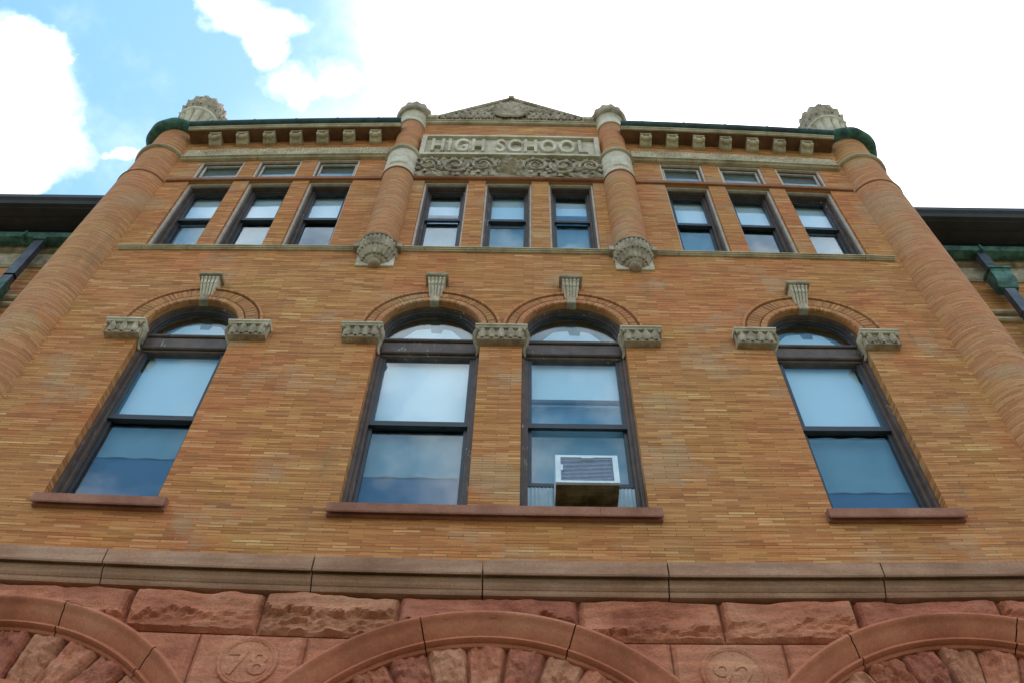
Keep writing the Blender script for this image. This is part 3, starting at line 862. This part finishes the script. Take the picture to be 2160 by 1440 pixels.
fr = MB()
def leaf(mb, P, L, Wd, ang, up=.03, curl=.03, n=6):
    """one carved leaf: P root in the xz plane (x,y,z), pointing along ang, raised towards -y"""
    ca, sa = math.cos(ang), math.sin(ang)
    def fn(u, v):
        k = 2 * u - 1
        wv = Wd * (math.sin(math.pi * (.12 + .86 * v)) ** .8) * (1 + .22 * math.sin(v * 19))
        a, b_ = L * v, k * wv
        h = up * (1 - .75 * abs(k)) * math.sin(math.pi * min(1, .25 + .75 * v)) ** .5 + curl * v ** 3 - .012 * (abs(k) < .2)
        return (P[0] + a * ca - b_ * sa, P[1] - h, P[2] + a * sa + b_ * ca)
    mb.grid(fn, 6, n, 0, None, None, True)

def carve(x, z):
    h = scroll_h(x + .24, z - 15.905, .71, .60, 1) * .8 + .25 * scroll_h(x, z - 15.905, .71, .22, 5)
    q = max(0, min(1, (h - .34) / .26)); q = q * q * (3 - 2 * q)
    return .8 * q + .25 * h
relief(fr, -1.47, 1.47, 15.905, 16.615, -.03, .02, carve, .03)
FY = -.04
for sx in (-1, 1):
    for k, (xc, zc_, rr, sg_) in enumerate(((.42, 16.27, .21, 1), (.86, 16.25, .22, -1), (1.27, 16.27, .17, 1))):
        pts = []; T = 26
        for j in range(T + 1):
            t_ = j / T; a = sg_ * (R(200) - t_ * R(560)); r_ = rr * (1 - .80 * t_)
            pts.append((sx * (xc + r_ * math.cos(a)), FY - .035 - .03 * t_, zc_ + r_ * 1.35 * math.sin(a)))
        fr.tube(pts, [.030 - .014 * j / T for j in range(T + 1)], 7)
        for j in range(0, 15, 2):                        # leaves springing off the scroll
            t_ = j / T; a = sg_ * (R(200) - t_ * R(560)); r_ = rr * (1 - .80 * t_)
            px_, pz_ = sx * (xc + r_ * math.cos(a)), zc_ + r_ * 1.35 * math.sin(a)
            ao = math.atan2(math.sin(a), sx * math.cos(a)) + sx * sg_ * -.7
            Lf = .15 if .06 < pz_ - 15.905 < .64 else .09
            leaf(fr, (px_, FY, pz_), Lf, .042, ao, .05, .05)
        for j in range(6):                                # rosette in the eye
            leaf(fr, (sx * xc, FY - .03, zc_), .075, .028, j * math.pi / 3 + k, .03, .025, 4)
    for j in range(9):                                    # fillers along the edges
        xx = sx * (.24 + .15 * j)
        leaf(fr, (xx, FY, 15.915), .12, .04, R(90 + 25 * (-1) ** j), .04, .04)
        leaf(fr, (xx + .05 * sx, FY, 16.605), .12, .04, R(-90 + 25 * (-1) ** j), .04, .04)
# central cartouche
fr.lathe(-.02, .02, [(.0, 15.98), (.08, 16.0), (.15, 16.06), (.18, 16.18), (.17, 16.34), (.13, 16.44), (.10, 16.50), (.13, 16.56), (.10, 16.62), (.0, 16.64)], 60,
         rf=lambda a, z: .03 * math.sin(z * 48 + a * 2) + .015 * math.sin(a * 9), sub=4)
FR = fr.build('carved_frieze', M['carved'], B)

pd = MB()
PB, PA, PW = 18.30, 19.38, 1.40
def ped_h(x, z):
    edge = PB + (PA - PB) * (1 - abs(x + .02) / PW)
    e = max(0, min(1, (edge - .05 - z) / .08)) * max(0, min(1, (z - PB - .02) / .06))
    r = math.hypot(x + .02, (z - PB - .30)); a = math.atan2(z - PB - .30, x + .02)
    c = .9 * max(0, 1 - r / .17) ** .5 + (.75 * max(0, math.cos(a * 4.5)) ** 1.5 * (1 - (r - .12) / .45) if .12 < r < .55 else 0)
    side = scroll_h(abs(x) + .1, z - PB, .62, .34, 8) + .3 * abs(fbm(x * 16, z * 16, 2, 3))
    h = max(c, 0) if r < .5 and c > .15 else side
    q = max(0, min(1, (h - .25) / .3))
    return e * (.75 * q * q * (3 - 2 * q) + .3 * h)
def ped_keep(c): return c.z < PB + (PA - PB) * (1 - abs(c.x + .02) / PW) - .005
for j in range(11):                                       # shell fan in the middle
    aa = R(8 + 164 * j / 10)
    leaf(pd, (-.02, -.08, PB + .10), .30 + .42 * math.sin(aa) ** 2, .055, aa, .06, .05)
for sx in (-1, 1):
    for j in range(16):
        xx = .30 + .062 * j; hh = (PA - PB) * (1 - xx / PW)
        if hh < .14: break
        leaf(pd, (-.02 + sx * xx, -.05, PB + .06), min(.34, hh * .62), .045, R(90 - sx * 28 * (-1) ** j), .05, .05)
        if hh > .4: leaf(pd, (-.02 + sx * xx, -.05, PB + .05 + hh * .45), hh * .30, .04, R(90 + sx * 40 * (-1) ** j), .05, .04)
nu, nv = 140, 60
pd.grid(lambda u, v: (-PW + 2 * PW * u, -.04 - .03 * ped_h(-PW + 2 * PW * u, PB + (PA - PB) * v), PB + (PA - PB) * v), nu, nv, 0, None, ped_keep)
pd.quad([(-PW - .02, .25, PB), (PW - .02, .25, PB), (-.02, .25, PA)])
PD = pd.build('pediment', M['carved'], B)
# raking coping
rk = MB()
for sx in (-1, 1):
    dx, dz = PW + .06, PA - PB + .02
    L = math.hypot(dx, dz); nx, nz = dz / L, dx / L
    def P(t, o, y): return (-.02 + sx * (dx * t) + sx * nx * o, y, PA + .03 - dz * t + nz * o)
    prof = [(-.03, -.06), (-.01, -.075), (.02, -.08), (.035, -.07), (.04, .28), (-.03, .28)]
    for k in range(8):
        t0, t1 = k / 8, (k + 1) / 8
        for (o0, y0), (o1, y1) in zip(prof, prof[1:] + prof[:1]):
            rk.quad([P(t0, o0, y0), P(t1, o0, y0), P(t1, o1, y1), P(t0, o1, y1)])
rk.box(-.07, .03, -.10, .2, PA - .02, PA + .09)
rk.build('raking_coping', M['carved'], PD)
bs = MB(); bs.extrude_x([(.3, 18.31), (-.05, 18.305), (-.065, 18.295), (-.065, 18.27), (-.05, 18.265), (-.04, 18.235), (-.02, 18.225), (.3, 18.225)], [-1.50 + 3.0 * k / 6 for k in range(7)])
bs.build('pediment_base', M['terracotta'], PD)
for sx in (-1, 1):
    ac = MB()
    ac.lathe(sx * 1.36 - .02, -.02, [(.0, 18.30), (.10, 18.31), (.12, 18.36), (.08, 18.42), (.05, 18.50), (.0, 18.52)], 30, rf=lambda a, z: .015 * math.sin(a * 5))
    ac.build('acroterion', M['grey_stone'], PD)

# ------------------------------------------------------------------ brick arches, imposts, keystones
for i, (a, b) in enumerate(BIG):
    c, r = (a + b) / 2, (b - a) / 2
    R1 = .835
    mb = MB()
    mb.arch(c, Z_SPR, [(r + .001, .10), (r + .001, -.035), (r + .010, -.045), (r + .068, -.045), (r + .074, -.038), (r + .074, -.002)], 0, 180, 60, 0, False)
    mb.arch(c, Z_SPR, [(r + .088, -.002), (r + .088, -.030), (r + .094, -.036), (R1 - .062, -.036), (R1 - .056, -.030), (R1 - .056, -.002)], 0, 180, 60, 0, False)
    nb = int(math.pi * (r + .15) / .056)
    for k in range(nb):
        a0_, a1_ = 180 * (k + .12) / nb, 180 * (k + .62) / nb
        mb.arch(c, Z_SPR, [(r + .092, -.036), (r + .094, -.042), (R1 - .066, -.042), (R1 - .064, -.036)], a0_, a1_, 2, 0, False)
    A = mb.build('brick_arch', M['brick_arch'], B)
    hm = MB()
    hm.arch(c, Z_SPR, [(R1 - .032, .0), (R1 - .032, -.040), (R1 - .028, -.050), (R1 - .002, -.050), (R1 + .004, -.040), (R1 + .004, .0)], 0, 180, 60, 0, True)
    hm.build('hood_moulding', M['brick_arch'], A)
def keystone(c, r):
    # console: tapering block with a scrolled face, under a square cap
    mb = MB(); z0, z1 = Z_SPR + r + .12, Z_SPR + r + .42
    def w_(z): return .076 + .034 * (z - z0) / (z1 - z0)
    n = 14
    for s_i, (u0, u1, pr) in enumerate([(-1, -.78, 0), (-.78, -.62, -.014), (-.62, -.28, 0), (-.28, -.14, -.014), (-.14, .14, 0), (.14, .28, -.014), (.28, .62, 0), (.62, .78, -.014), (.78, 1, 0)]):
        def fn(u, v):
            z = z0 + (z1 - z0) * v
            y = -.035 - .095 * v - .035 * math.sin(math.pi * v) ** 2 * (1 if v > .5 else .6) - (.03 * math.exp(-((v - .88) / .09) ** 2)) - pr
            return (c + w_(z) * (u0 + (u1 - u0) * u), y, z)
        mb.grid(fn, 1, n, 0, None, None, False)
        if s_i:
            def side(u, v):
                p0 = fn(0, v); return (p0[0], p0[1] + (pr - prv) * u + (0), p0[2])
        prv = pr
    for sx in (-1, 1):
        mb.grid(lambda u, v: (c + sx * w_(z0 + (z1 - z0) * v), .05 - (.085 + .095 * v + .035 * math.sin(math.pi * v) ** 2 * (1 if v > .5 else .6) + .03 * math.exp(-((v - .88) / .09) ** 2)) * u, z0 + (z1 - z0) * v), 1, n)
    mb.quad([(c - w_(z0), .2, z0), (c + w_(z0), .2, z0), (c + w_(z0), -.035, z0), (c - w_(z0), -.035, z0)])
    mb.quad([(c - w_(z1), .0, z1), (c + w_(z1), .0, z1), (c + w_(z1), -.14, z1), (c - w_(z1), -.14, z1)])
    K = mb.build('keystone', M['grey_stone'], B)
    tg = MB(); tg.chbox(c - .058, c + .058, -.05, .09, z0 - .135, z0 - .001, .012)
    tg.build('keystone_tail', M['carved'], K)
    cp = MB(); cp.chbox(c - .145, c + .145, -.175, .02, z1 + .001, z1 + .05, .012); cp.chbox(c - .125, c + .125, -.15, .02, z1 + .051, z1 + .11, .02)
    cp.build('keystone_cap', M['carved'], K)
for a, b in BIG: keystone((a + b) / 2, (b - a) / 2)

def impost(x0, x1, ret=()):
    mb = MB(); zb, zt = 11.235, 11.40; yb = -.085
    mb.box(x0, x1, yb, .02, zb, zt)
    n = max(3, int(round((x1 - x0) / .115)))
    for k in range(n):
        xc = x0 + (x1 - x0) * (k + .5) / n
        leaf(mb, (xc, yb, zb - .01), .18, .046, R(90), .045, .045)
        if k: leaf(mb, (xc - (x1 - x0) / n / 2, yb, zb + .03), .12, .022, R(90), .022, .02)
    for xe in (x0, x1):
        sg_ = 1 if xe == x1 else -1
        mb.grid(lambda u, v: (xe + sg_ * (.004 + .018 * abs(math.sin(u * 9)) * v), .20 - .285 * u, zb + (zt - zb) * v), 20, 3)
        mb.tube([(xe + sg_ * .0, yb - .02, zt - .035 + .0), (xe - sg_ * .03, yb - .035, zt - .03)], .03, 10)
    mb.chbox(x0 - .005, x1 + .005, -.092, .02, zb - .022, zb - .001, .008)
    I = mb.build('impost', M['carved'], B)
    cp = MB()
    xs = [x0 - .03 + (x1 - x0 + .06) * k / 3 for k in range(4)]
    cp.extrude_x([(.04, 11.46), (-.13, 11.46), (-.148, 11.45), (-.148, 11.43), (-.13, 11.42), (-.12, 11.405), (.04, 11.401)], xs)
    cp.build('impost_cap', M['grey_stone'], I)
    for xe, sgn in ret:                                   # curled leaf that runs down the reveal
        lf = MB()
        pts = [(xe, -.08 + .02 * k, 11.40 - .04 * k) for k in range(8)]
        lf.tube([(xe + sgn * (.012 + .02 * math.sin(k * .9)), y + .03 * k / 7, z) for k, (_, y, z) in enumerate(pts)], [.03, .036, .038, .036, .032, .026, .02, .012], 8)
        lf.build('impost_leaf', M['carved'], I)
impost(-4.60, -4.20, [(-4.205, 1)]); impost(-3.165, -2.73, [(-3.16, -1)])
impost(-1.84, -1.415, [(-1.42, 1)]); impost(-.275, .275, [(-.27, -1), (.27, 1)]); impost(1.415, 1.84, [(1.42, -1)])
impost(2.73, 3.165, [(3.16, 1)]); impost(4.20, 4.60, [(4.205, -1)])

# ------------------------------------------------------------------ stone cornice over the base
jn = [-4.75, -3.24, -1.477, -.055, 1.488, 3.28, 4.8]
course('stone_cornice', M['cornice_stone'], -5.9, 5.9, [(.02, 7.70), (-.17, 7.63), (-.20, 7.62), (-.205, 7.61), (-.205, 7.472), (-.197, 7.458), (-.188, 7.458), (-.186, 7.515), (-.146, 7.515), (-.144, 7.48), (.02, 7.48)], jn, .012)
course('stone_cornice', M['cornice_stone'], -5.9, 5.9, [(.02, 7.478), (-.14, 7.478), (-.15, 7.465), (-.148, 7.44), (-.135, 7.425), (-.125, 7.40), (-.108, 7.38), (-.098, 7.375), (-.09, 7.35), (-.08, 7.335), (.02, 7.335)], jn, .012)

# ------------------------------------------------------------------ rock-faced sandstone base with three arches
ARCH_X = (-3.82, 0.0, 3.74); ARCH_Z = 5.17; RO, RI = 1.98, 1.74
def rough(u, v, wd, ht, seed):
    """depth of a rock-faced block; u,v in metres from the lower left corner"""
    e = min(u, wd - u, ht - v) / .045
    eb = v / .02
    edge = max(0, min(1, e)) ** .6 * max(0, min(1, eb)) ** .6
    brk = ht * (.34 + .10 * math.sin(seed * 5.1)) + .11 * fbm(u * 2.2, seed * 3.7, .5, 4) + .035 * fbm(u * 9, seed, 2.5, 3)
    up = max(0.0, min(1.0, (v - brk) / .016))
    face = .085 + .05 * fbm(u * 1.6, v * 2.5, seed, 4) - .04 * max(0, v - .25)
    low = .015 + .045 * abs(fbm(u * 3, v * 9, seed + 9, 4)) + .03 * max(0, math.sin(v * 60 + 7 * fbm(u * 2.5, v * 3, seed, 3)))
    fade = max(0, min(1, .62 + 1.5 * fbm(u * .9 + seed, .3, seed, 2) + (.4 if seed % 3 else -.15)))
    low = low * fade + face * (1 - fade)
    return edge * (up * face + (1 - up) * low)
def in_arch(x, z, r): return any(math.hypot(x - ax, z - ARCH_Z) < r for ax in ARCH_X) if z > ARCH_Z else any(abs(x - ax) < r for ax in ARCH_X)
SM = [M['sandstone'], M['sandstone_b'], M['sandstone_c']]
def block(mb, x0, x1, z0, z1, seed, mi, res=.022, flat=False):
    j = .006; x0 += j; x1 -= j; z0 += j; z1 -= j
    if x1 - x0 < .05: return
    nu = max(3, int((x1 - x0) / res)); nv = max(3, int((z1 - z0) / res))
    def fn(u, v):
        a, b_ = (x1 - x0) * u, (z1 - z0) * v
        h = rough(a, b_, x1 - x0, z1 - z0, seed) if not flat else max(0, min(1, min(a, x1 - x0 - a, b_, z1 - z0 - b_) / .02)) * (.035 + .012 * fbm(a * 5, b_ * 5, seed, 4))
        return (x0 + a, -.005 - h, z0 + b_)
    mb.grid(fn, nu, nv, mi, None, lambda c: not in_arch(c.x, c.z, RO - .06), False)
st = MB()
js = [-5.75, -4.15, -2.93, -1.845, -.731, .733, 1.894, 3.0, 4.2, 5.75]
kinds = [0, 0, 0, 1, 2, 0, 0, 2, 0]
for k, (a, b) in enumerate(zip(js, js[1:])): block(st, a, b, 6.92, 7.334, k + 1, kinds[k])
js2 = [[-5.75, -2.28, -1.42, 1.45, 2.34, 5.75], [-5.75, -1.83, 1.9, 5.75], [-5.75, -2.1, -1.5, 1.6, 2.2, 5.75], [-5.75, -1.83, 1.9, 5.75]]
zz = [(6.38, 6.92), (5.9, 6.38), (5.5, 5.9), (5.1, 5.5)]
for (z0, z1), jj in zip(zz, js2):
    for k, (a, b) in enumerate(zip(jj, jj[1:])): block(st, a, b, z0, z1, k + z0, 0 if z0 > 6.3 else (k + int(z0 * 10)) % 3, .03, True)
# piers and backing down to the ground
for a, b in ((-5.9, -3.82 - 1.93), (-1.89, -1.93), (1.93, 1.81), (3.74 + 1.93, 5.9)):
    pass
for z in [k * .5 for k in range(0, 10)]:
    for a, b in ((-5.9, -5.72), (-1.93, -1.89 + .04), (1.78, 1.93), (5.64, 5.9)):
        lo, hi = min(a, b), max(a, b)
        if hi - lo > .03: st.box(lo, hi, -.05, .4, z + .006, min(5.1, z + .494))
# mortar backing just behind the faces
st.grid(lambda u, v: (-5.9 + 11.8 * u, .004, 5.1 + 2.27 * v), 240, 50, 2, None, lambda c: not in_arch(c.x, c.z, RO - .10))
for sx in (-1, 1): st.box(min(sx * 5.9, sx * 5.88), max(sx * 5.9, sx * 5.88), -.06, 1.3, 0, 7.355)
st.recalc = False
ST = st.build('stone_base', SM, B)

def voussoirs(ax, k0):
    mb = MB(); n = 17
    ang = [180 * k / n for k in range(n + 1)]
    for k in range(n):
        a0, a1 = ang[k] + .25, ang[k + 1] - .25
        sd_ = k + k0 * 10
        r0, r1 = 1.235, RI + .02
        nu, nv = 14, 26
        def fn(u, v):
            a = R(a0 + (a1 - a0) * u); r = r0 + (r1 - r0) * v
            e = min(u, 1 - u) * 8; e2 = min(v, 1 - v) * 9
            ed = max(0, min(1, e)) ** .6 * max(0, min(1, e2)) ** .5
            x_, z_ = u * .33, v * .5
            h = ed * (.045 + .05 * fbm(x_ * 5 + sd_, z_ * 2.2, sd_, 4) + .03 * max(0, math.sin((x_ - z_ * .5) * 42 + 5 * fbm(x_ * 4, z_ * 4, sd_, 3))))
            return (ax + r * math.cos(a), .075 - h, ARCH_Z + r * math.sin(a))
        mb.grid(fn, nu, nv, (k * 7 + k0) % 3)
    mb.arch(ax, ARCH_Z, [(1.22, .085), (RI + .04, .085)], 0, 180, 60, 2)
    for sx in (-1, 1):
        for z in [k * .5 for k in range(0, 10)]:
            xa, xb = sorted((ax + sx * 1.235, ax + sx * (RI + .15)))
            mb.box(xa, xb, .03, .5, z + .005, min(ARCH_Z - .005, z + .495), (int(z * 2) + k0) % 3)
    mb.recalc = False
    return mb.build('voussoir_arch', SM, B)
for k, ax in enumerate(ARCH_X):
    VA = voussoirs(ax, k)
    hm = MB()
    hood = [(RO + .005, .01), (RO + .005, -.085), (RO - .005, -.115), (RO - .03, -.125), (RO - .05, -.115), (RO - .06, -.095),
            (RO - .10, -.075), (RO - .15, -.035), (RO - .175, -.01), (RO - .185, -.018), (RO - .195, -.035), (RO - .21, -.035), (RO - .22, -.015), (RO - .222, .02),
            (RO - .235, .015), (RO - .25, .03), (RO - .25, .085)]
    cuts = {0: (26, 50, 78, 108), 1: (30, 69, 106, 150), 2: (40, 75, 117, 150)}[k]
    cs = [0] + list(cuts) + [180]
    for c0, c1 in zip(cs, cs[1:]):
        hm.arch(ax, ARCH_Z, hood, c0 + .16, c1 - .16, max(6, int((c1 - c0) / 2)), 0, True)
    hm.build('hood_moulding', M['sandstone_smooth'], VA)
    ir = MB()
    for c0, c1 in ((0, 38), (38, 75), (75, 112), (112, 146), (146, 180)):
        ir.arch(ax, ARCH_Z, [(1.24, .09), (1.24, -.02), (1.215, -.055), (1.17, -.06), (1.135, -.03), (1.125, .02), (1.125, .5)], c0 + .15, c1 - .15, 16, 0, True)
    for sx in (-1, 1):
        xa, xb = sorted((ax + sx * 1.125, ax + sx * 1.234)); ir.box(xa, xb, -.05, .5, 0, ARCH_Z - .004)
    ir.build('roll_moulding', M['sandstone_smooth'], VA)
    dr = MB(); dr.box(ax - 1.24, ax + 1.24, .50, .56, 0.0, 6.5, step=3)
    for xx in (-.8, -.27, .27, .8): dr.chbox(ax + xx - .22, ax + xx + .22, .47, .52, .3, 3.0, .02)
    dr.build('door', M['door'], B)

# medallions with the year
def digits(text, cx, cz, h, y, parent, sp=1.0):
    cu = bpy.data.curves.new('numerals', 'FONT'); cu.body = text; cu.size = h * 1.4; cu.extrude = .004; cu.bevel_depth = .005; cu.offset = .0
    cu.align_x = 'CENTER'; cu.align_y = 'CENTER'; cu.space_character = sp
    t_ = bpy.data.objects.new('numerals', cu); col.objects.link(t_)
    bpy.context.view_layer.update()
    me = bpy.data.meshes.new_from_object(t_.evaluated_get(bpy.context.evaluated_depsgraph_get()))
    bpy.data.objects.remove(t_)
    me.transform(Matrix.Rotation(R(90), 4, 'X'))
    me.materials.clear(); me.materials.append(M['sandstone']); me.name = 'numerals'
    o = bpy.data.objects.new('numerals', me); col.objects.link(o)
    put(o, Vector((cx, y, cz)), parent)
for cx, cz, r, tx in ((-1.835, 6.63, .235, '78'), (1.90, 6.60, .255, '92')):
    md = MB()
    md.arch(cx, cz, [(r, -.02), (r, -.056), (r - .008, -.064), (r - .020, -.064), (r - .028, -.058), (r - .036, -.064), (r - .046, -.056), (r - .05, -.052), (0.0, -.052)], 0, 360, 96, 0, True)
    MD = md.build('date_medallion', M['sandstone'], B)
    digits(tx, cx, cz - .01, .22, -.054, MD, 1.1)

# ------------------------------------------------------------------ wings behind
def wing(sx):
    mb = MB()
    def X(a, b): return sorted((sx * a, sx * b))
    x0, x1 = X(5.46, 15)
    mb.box(x0, x1, 1.15, 11, 7.4, 15.43, step=2)
    Wg = mb.build('wing_wall', M['brick'], B, False)
    s_ = MB(); s_.box(x0, x1, 1.10, 11.05, 0, 7.4, step=2); s_.build('wing_base', M['sandstone'], Wg, False)
    t_ = MB()
    t_.extrude_x([(1.16, 15.53), (1.02, 15.53), (1.0, 15.51), (1.0, 15.45), (1.03, 15.43), (1.06, 15.35), (1.16, 15.33)], [x0 + (x1 - x0) * k / 6 for k in range(7)])
    t_.extrude_x([(1.16, 15.29), (1.10, 15.28), (1.10, 14.95), (1.13, 14.91), (1.16, 14.91)], [x0 + (x1 - x0) * k / 6 for k in range(7)])
    t_.build('wing_frieze', M['carved'], Wg, False)
    for z in (13.95, 13.75):
        b_ = MB(); b_.extrude_x([(1.16, z + .08), (1.09, z + .07), (1.085, z + .02), (1.11, z), (1.16, z)], [x0, x1]); b_.build('string_course', M['terracotta'], Wg, False)
    r_ = MB()
    pr = [(6.0, 19.73), (.36, 15.85), (.33, 15.82), (.33, 15.73), (.37, 15.69), (.40, 15.64), (.46, 15.63), (.46, 15.605), (.62, 15.605), (.62, 15.585), (.8, 15.585), (.8, 15.565), (1.1, 15.565), (6.0, 15.63)]
    r_.extrude_x(pr, [x0 + (x1 - x0) * k / 4 for k in range(5)])
    r_.build('wing_roof', M['roof'], Wg, False)
    g_ = MB()
    g_.extrude_x([(1.0, 15.49), (.84, 15.49), (.82, 15.48), (.815, 15.45), (.83, 15.43), (.85, 15.39), (.93, 15.37), (1.0, 15.37)], [x0, x1])
    for k in range(12):
        xx = x0 + .25 + k * .8
        g_.box(xx, xx + .03, .80, 1.0, 15.36, 15.5)
    g_.build('wing_gutter', M['copper'], Wg, False)
    return Wg
WL = wing(-1); WR = wing(1)

def spout(Wg, xt, xb, elbow, head):
    mb = MB()
    y = .93
    def seg(x, z0, z1, w_=.075, d_=.05, y=y): mb.box(x - w_, x + w_, y - d_, y + d_, z0, z1)
    seg(xt, 14.53 if head else 14.23, 15.43)
    seg(xt, 8.0, 14.28)
    for z in (13.63, 13.1, 12.1, 11): mb.box(xt - .085, xt + .085, y - .06, y + .06, z, z + .05)
    D_ = mb.build('downspout', M['pipe'], B, False)
    if head:
        h = MB()
        h.extrude_x([(1.0, 14.73), (.80, 14.73), (.79, 14.69), (.81, 14.66), (.81, 14.45), (.84, 14.38), (.88, 14.31), (1.0, 14.28)], [xt - .15, xt + .15])
        h.box(xt - .17, xt + .17, .775, 1.02, 14.72, 14.77)
        h.build('leader_head', M['copper'], D_, False)
    else:
        h = MB(); h.box(xt - .095, xt + .095, .855, 1.0, 13.23, 14.03)
        h.build('pipe_sleeve', M['copper'], D_, False)
        h = MB(); h.box(xt - .10, xt + .10, .85, 1.0, 15.33, 15.53)
        h.build('gutter_outlet', M['copper'], D_, False)
    for z in (13.03, 11.0):
        st_ = MB(); st_.box(xt - .14, xt + .14, .98, 1.12, z, z + .05)
        st_.build('pipe_strap', M['pipe'], D_, False)
spout(WL, -7.30, 0, 0, False); spout(WR, 7.33, 0, 0, True)

# ------------------------------------------------------------------ air conditioner in the window
A = empty('air_conditioner', (.872, .05, 8.62), 'white window air conditioner with tan underside sitting under a raised sash', 'air conditioner')
x0, x1, z0, z1, yf, yb = .575, 1.17, 8.62, 9.015, -.20, .26
c = MB()
rect_ring(c, x0, x1, z0, z1, .05, yf, yf + .03, 0, .03, .03)
c.box(x0 + .001, x1 - .001, yf + .031, yb, z1 - .012, z1 - .001); c.box(x0 + .001, x0 + .012, yf + .031, yb, z0 + .012, z1 - .013); c.box(x1 - .012, x1 - .001, yf + .031, yb, z0 + .012, z1 - .013)
c.box(x0 + .25, x1 - .23, yf - .012, yf + .02, z1 - .055, z1 - .02)
c.box(x0 + .045, x0 + .07, yf - .006, yf + .02, z0 + .17, z0 + .25)
c.build('casing', M['ac_white'], A)
u = MB(); u.box(x0 + .002, x1 - .002, yf + .005, yb, z0 + .0, z0 + .011)
for k in range(4): u.box(x0 + .06, x1 - .06, yf + .05 + .09 * k, yf + .07 + .09 * k, z0 - .008, z0 - .001)
u.build('base_pan', M['ac_tan'], A)
gl = MB()
for k in range(17):
    zc = z0 + .04 + k * .0195
    gl.quad([(x0 + .05, yf + .012, zc), (x1 - .05, yf + .012, zc), (x1 - .05, yf + .022, zc + .010), (x0 + .05, yf + .022, zc + .010)])
    gl.quad([(x0 + .05, yf + .012, zc - .008), (x1 - .05, yf + .012, zc - .008), (x1 - .05, yf + .012, zc), (x0 + .05, yf + .012, zc)])
gl.box(x0 + .05, x1 - .05, yf + .04, yf + .06, z0 + .03, z1 - .03)
gl.build('grille', M['ac_fin'], A)
for a, b in ((.32, x0 - .004), (x1 + .004, 1.366)):
    s_ = MB(); n = max(4, int((b - a) / .018))
    s_.grid(lambda u_, v: (a + (b - a) * u_, .215 + (.008 if int(round(u_ * n)) % 2 else 0), 8.49 + .53 * v), n, 2)
    s_.build('side_panel', M['ac_panel'], A)

bpy.context.view_layer.update()
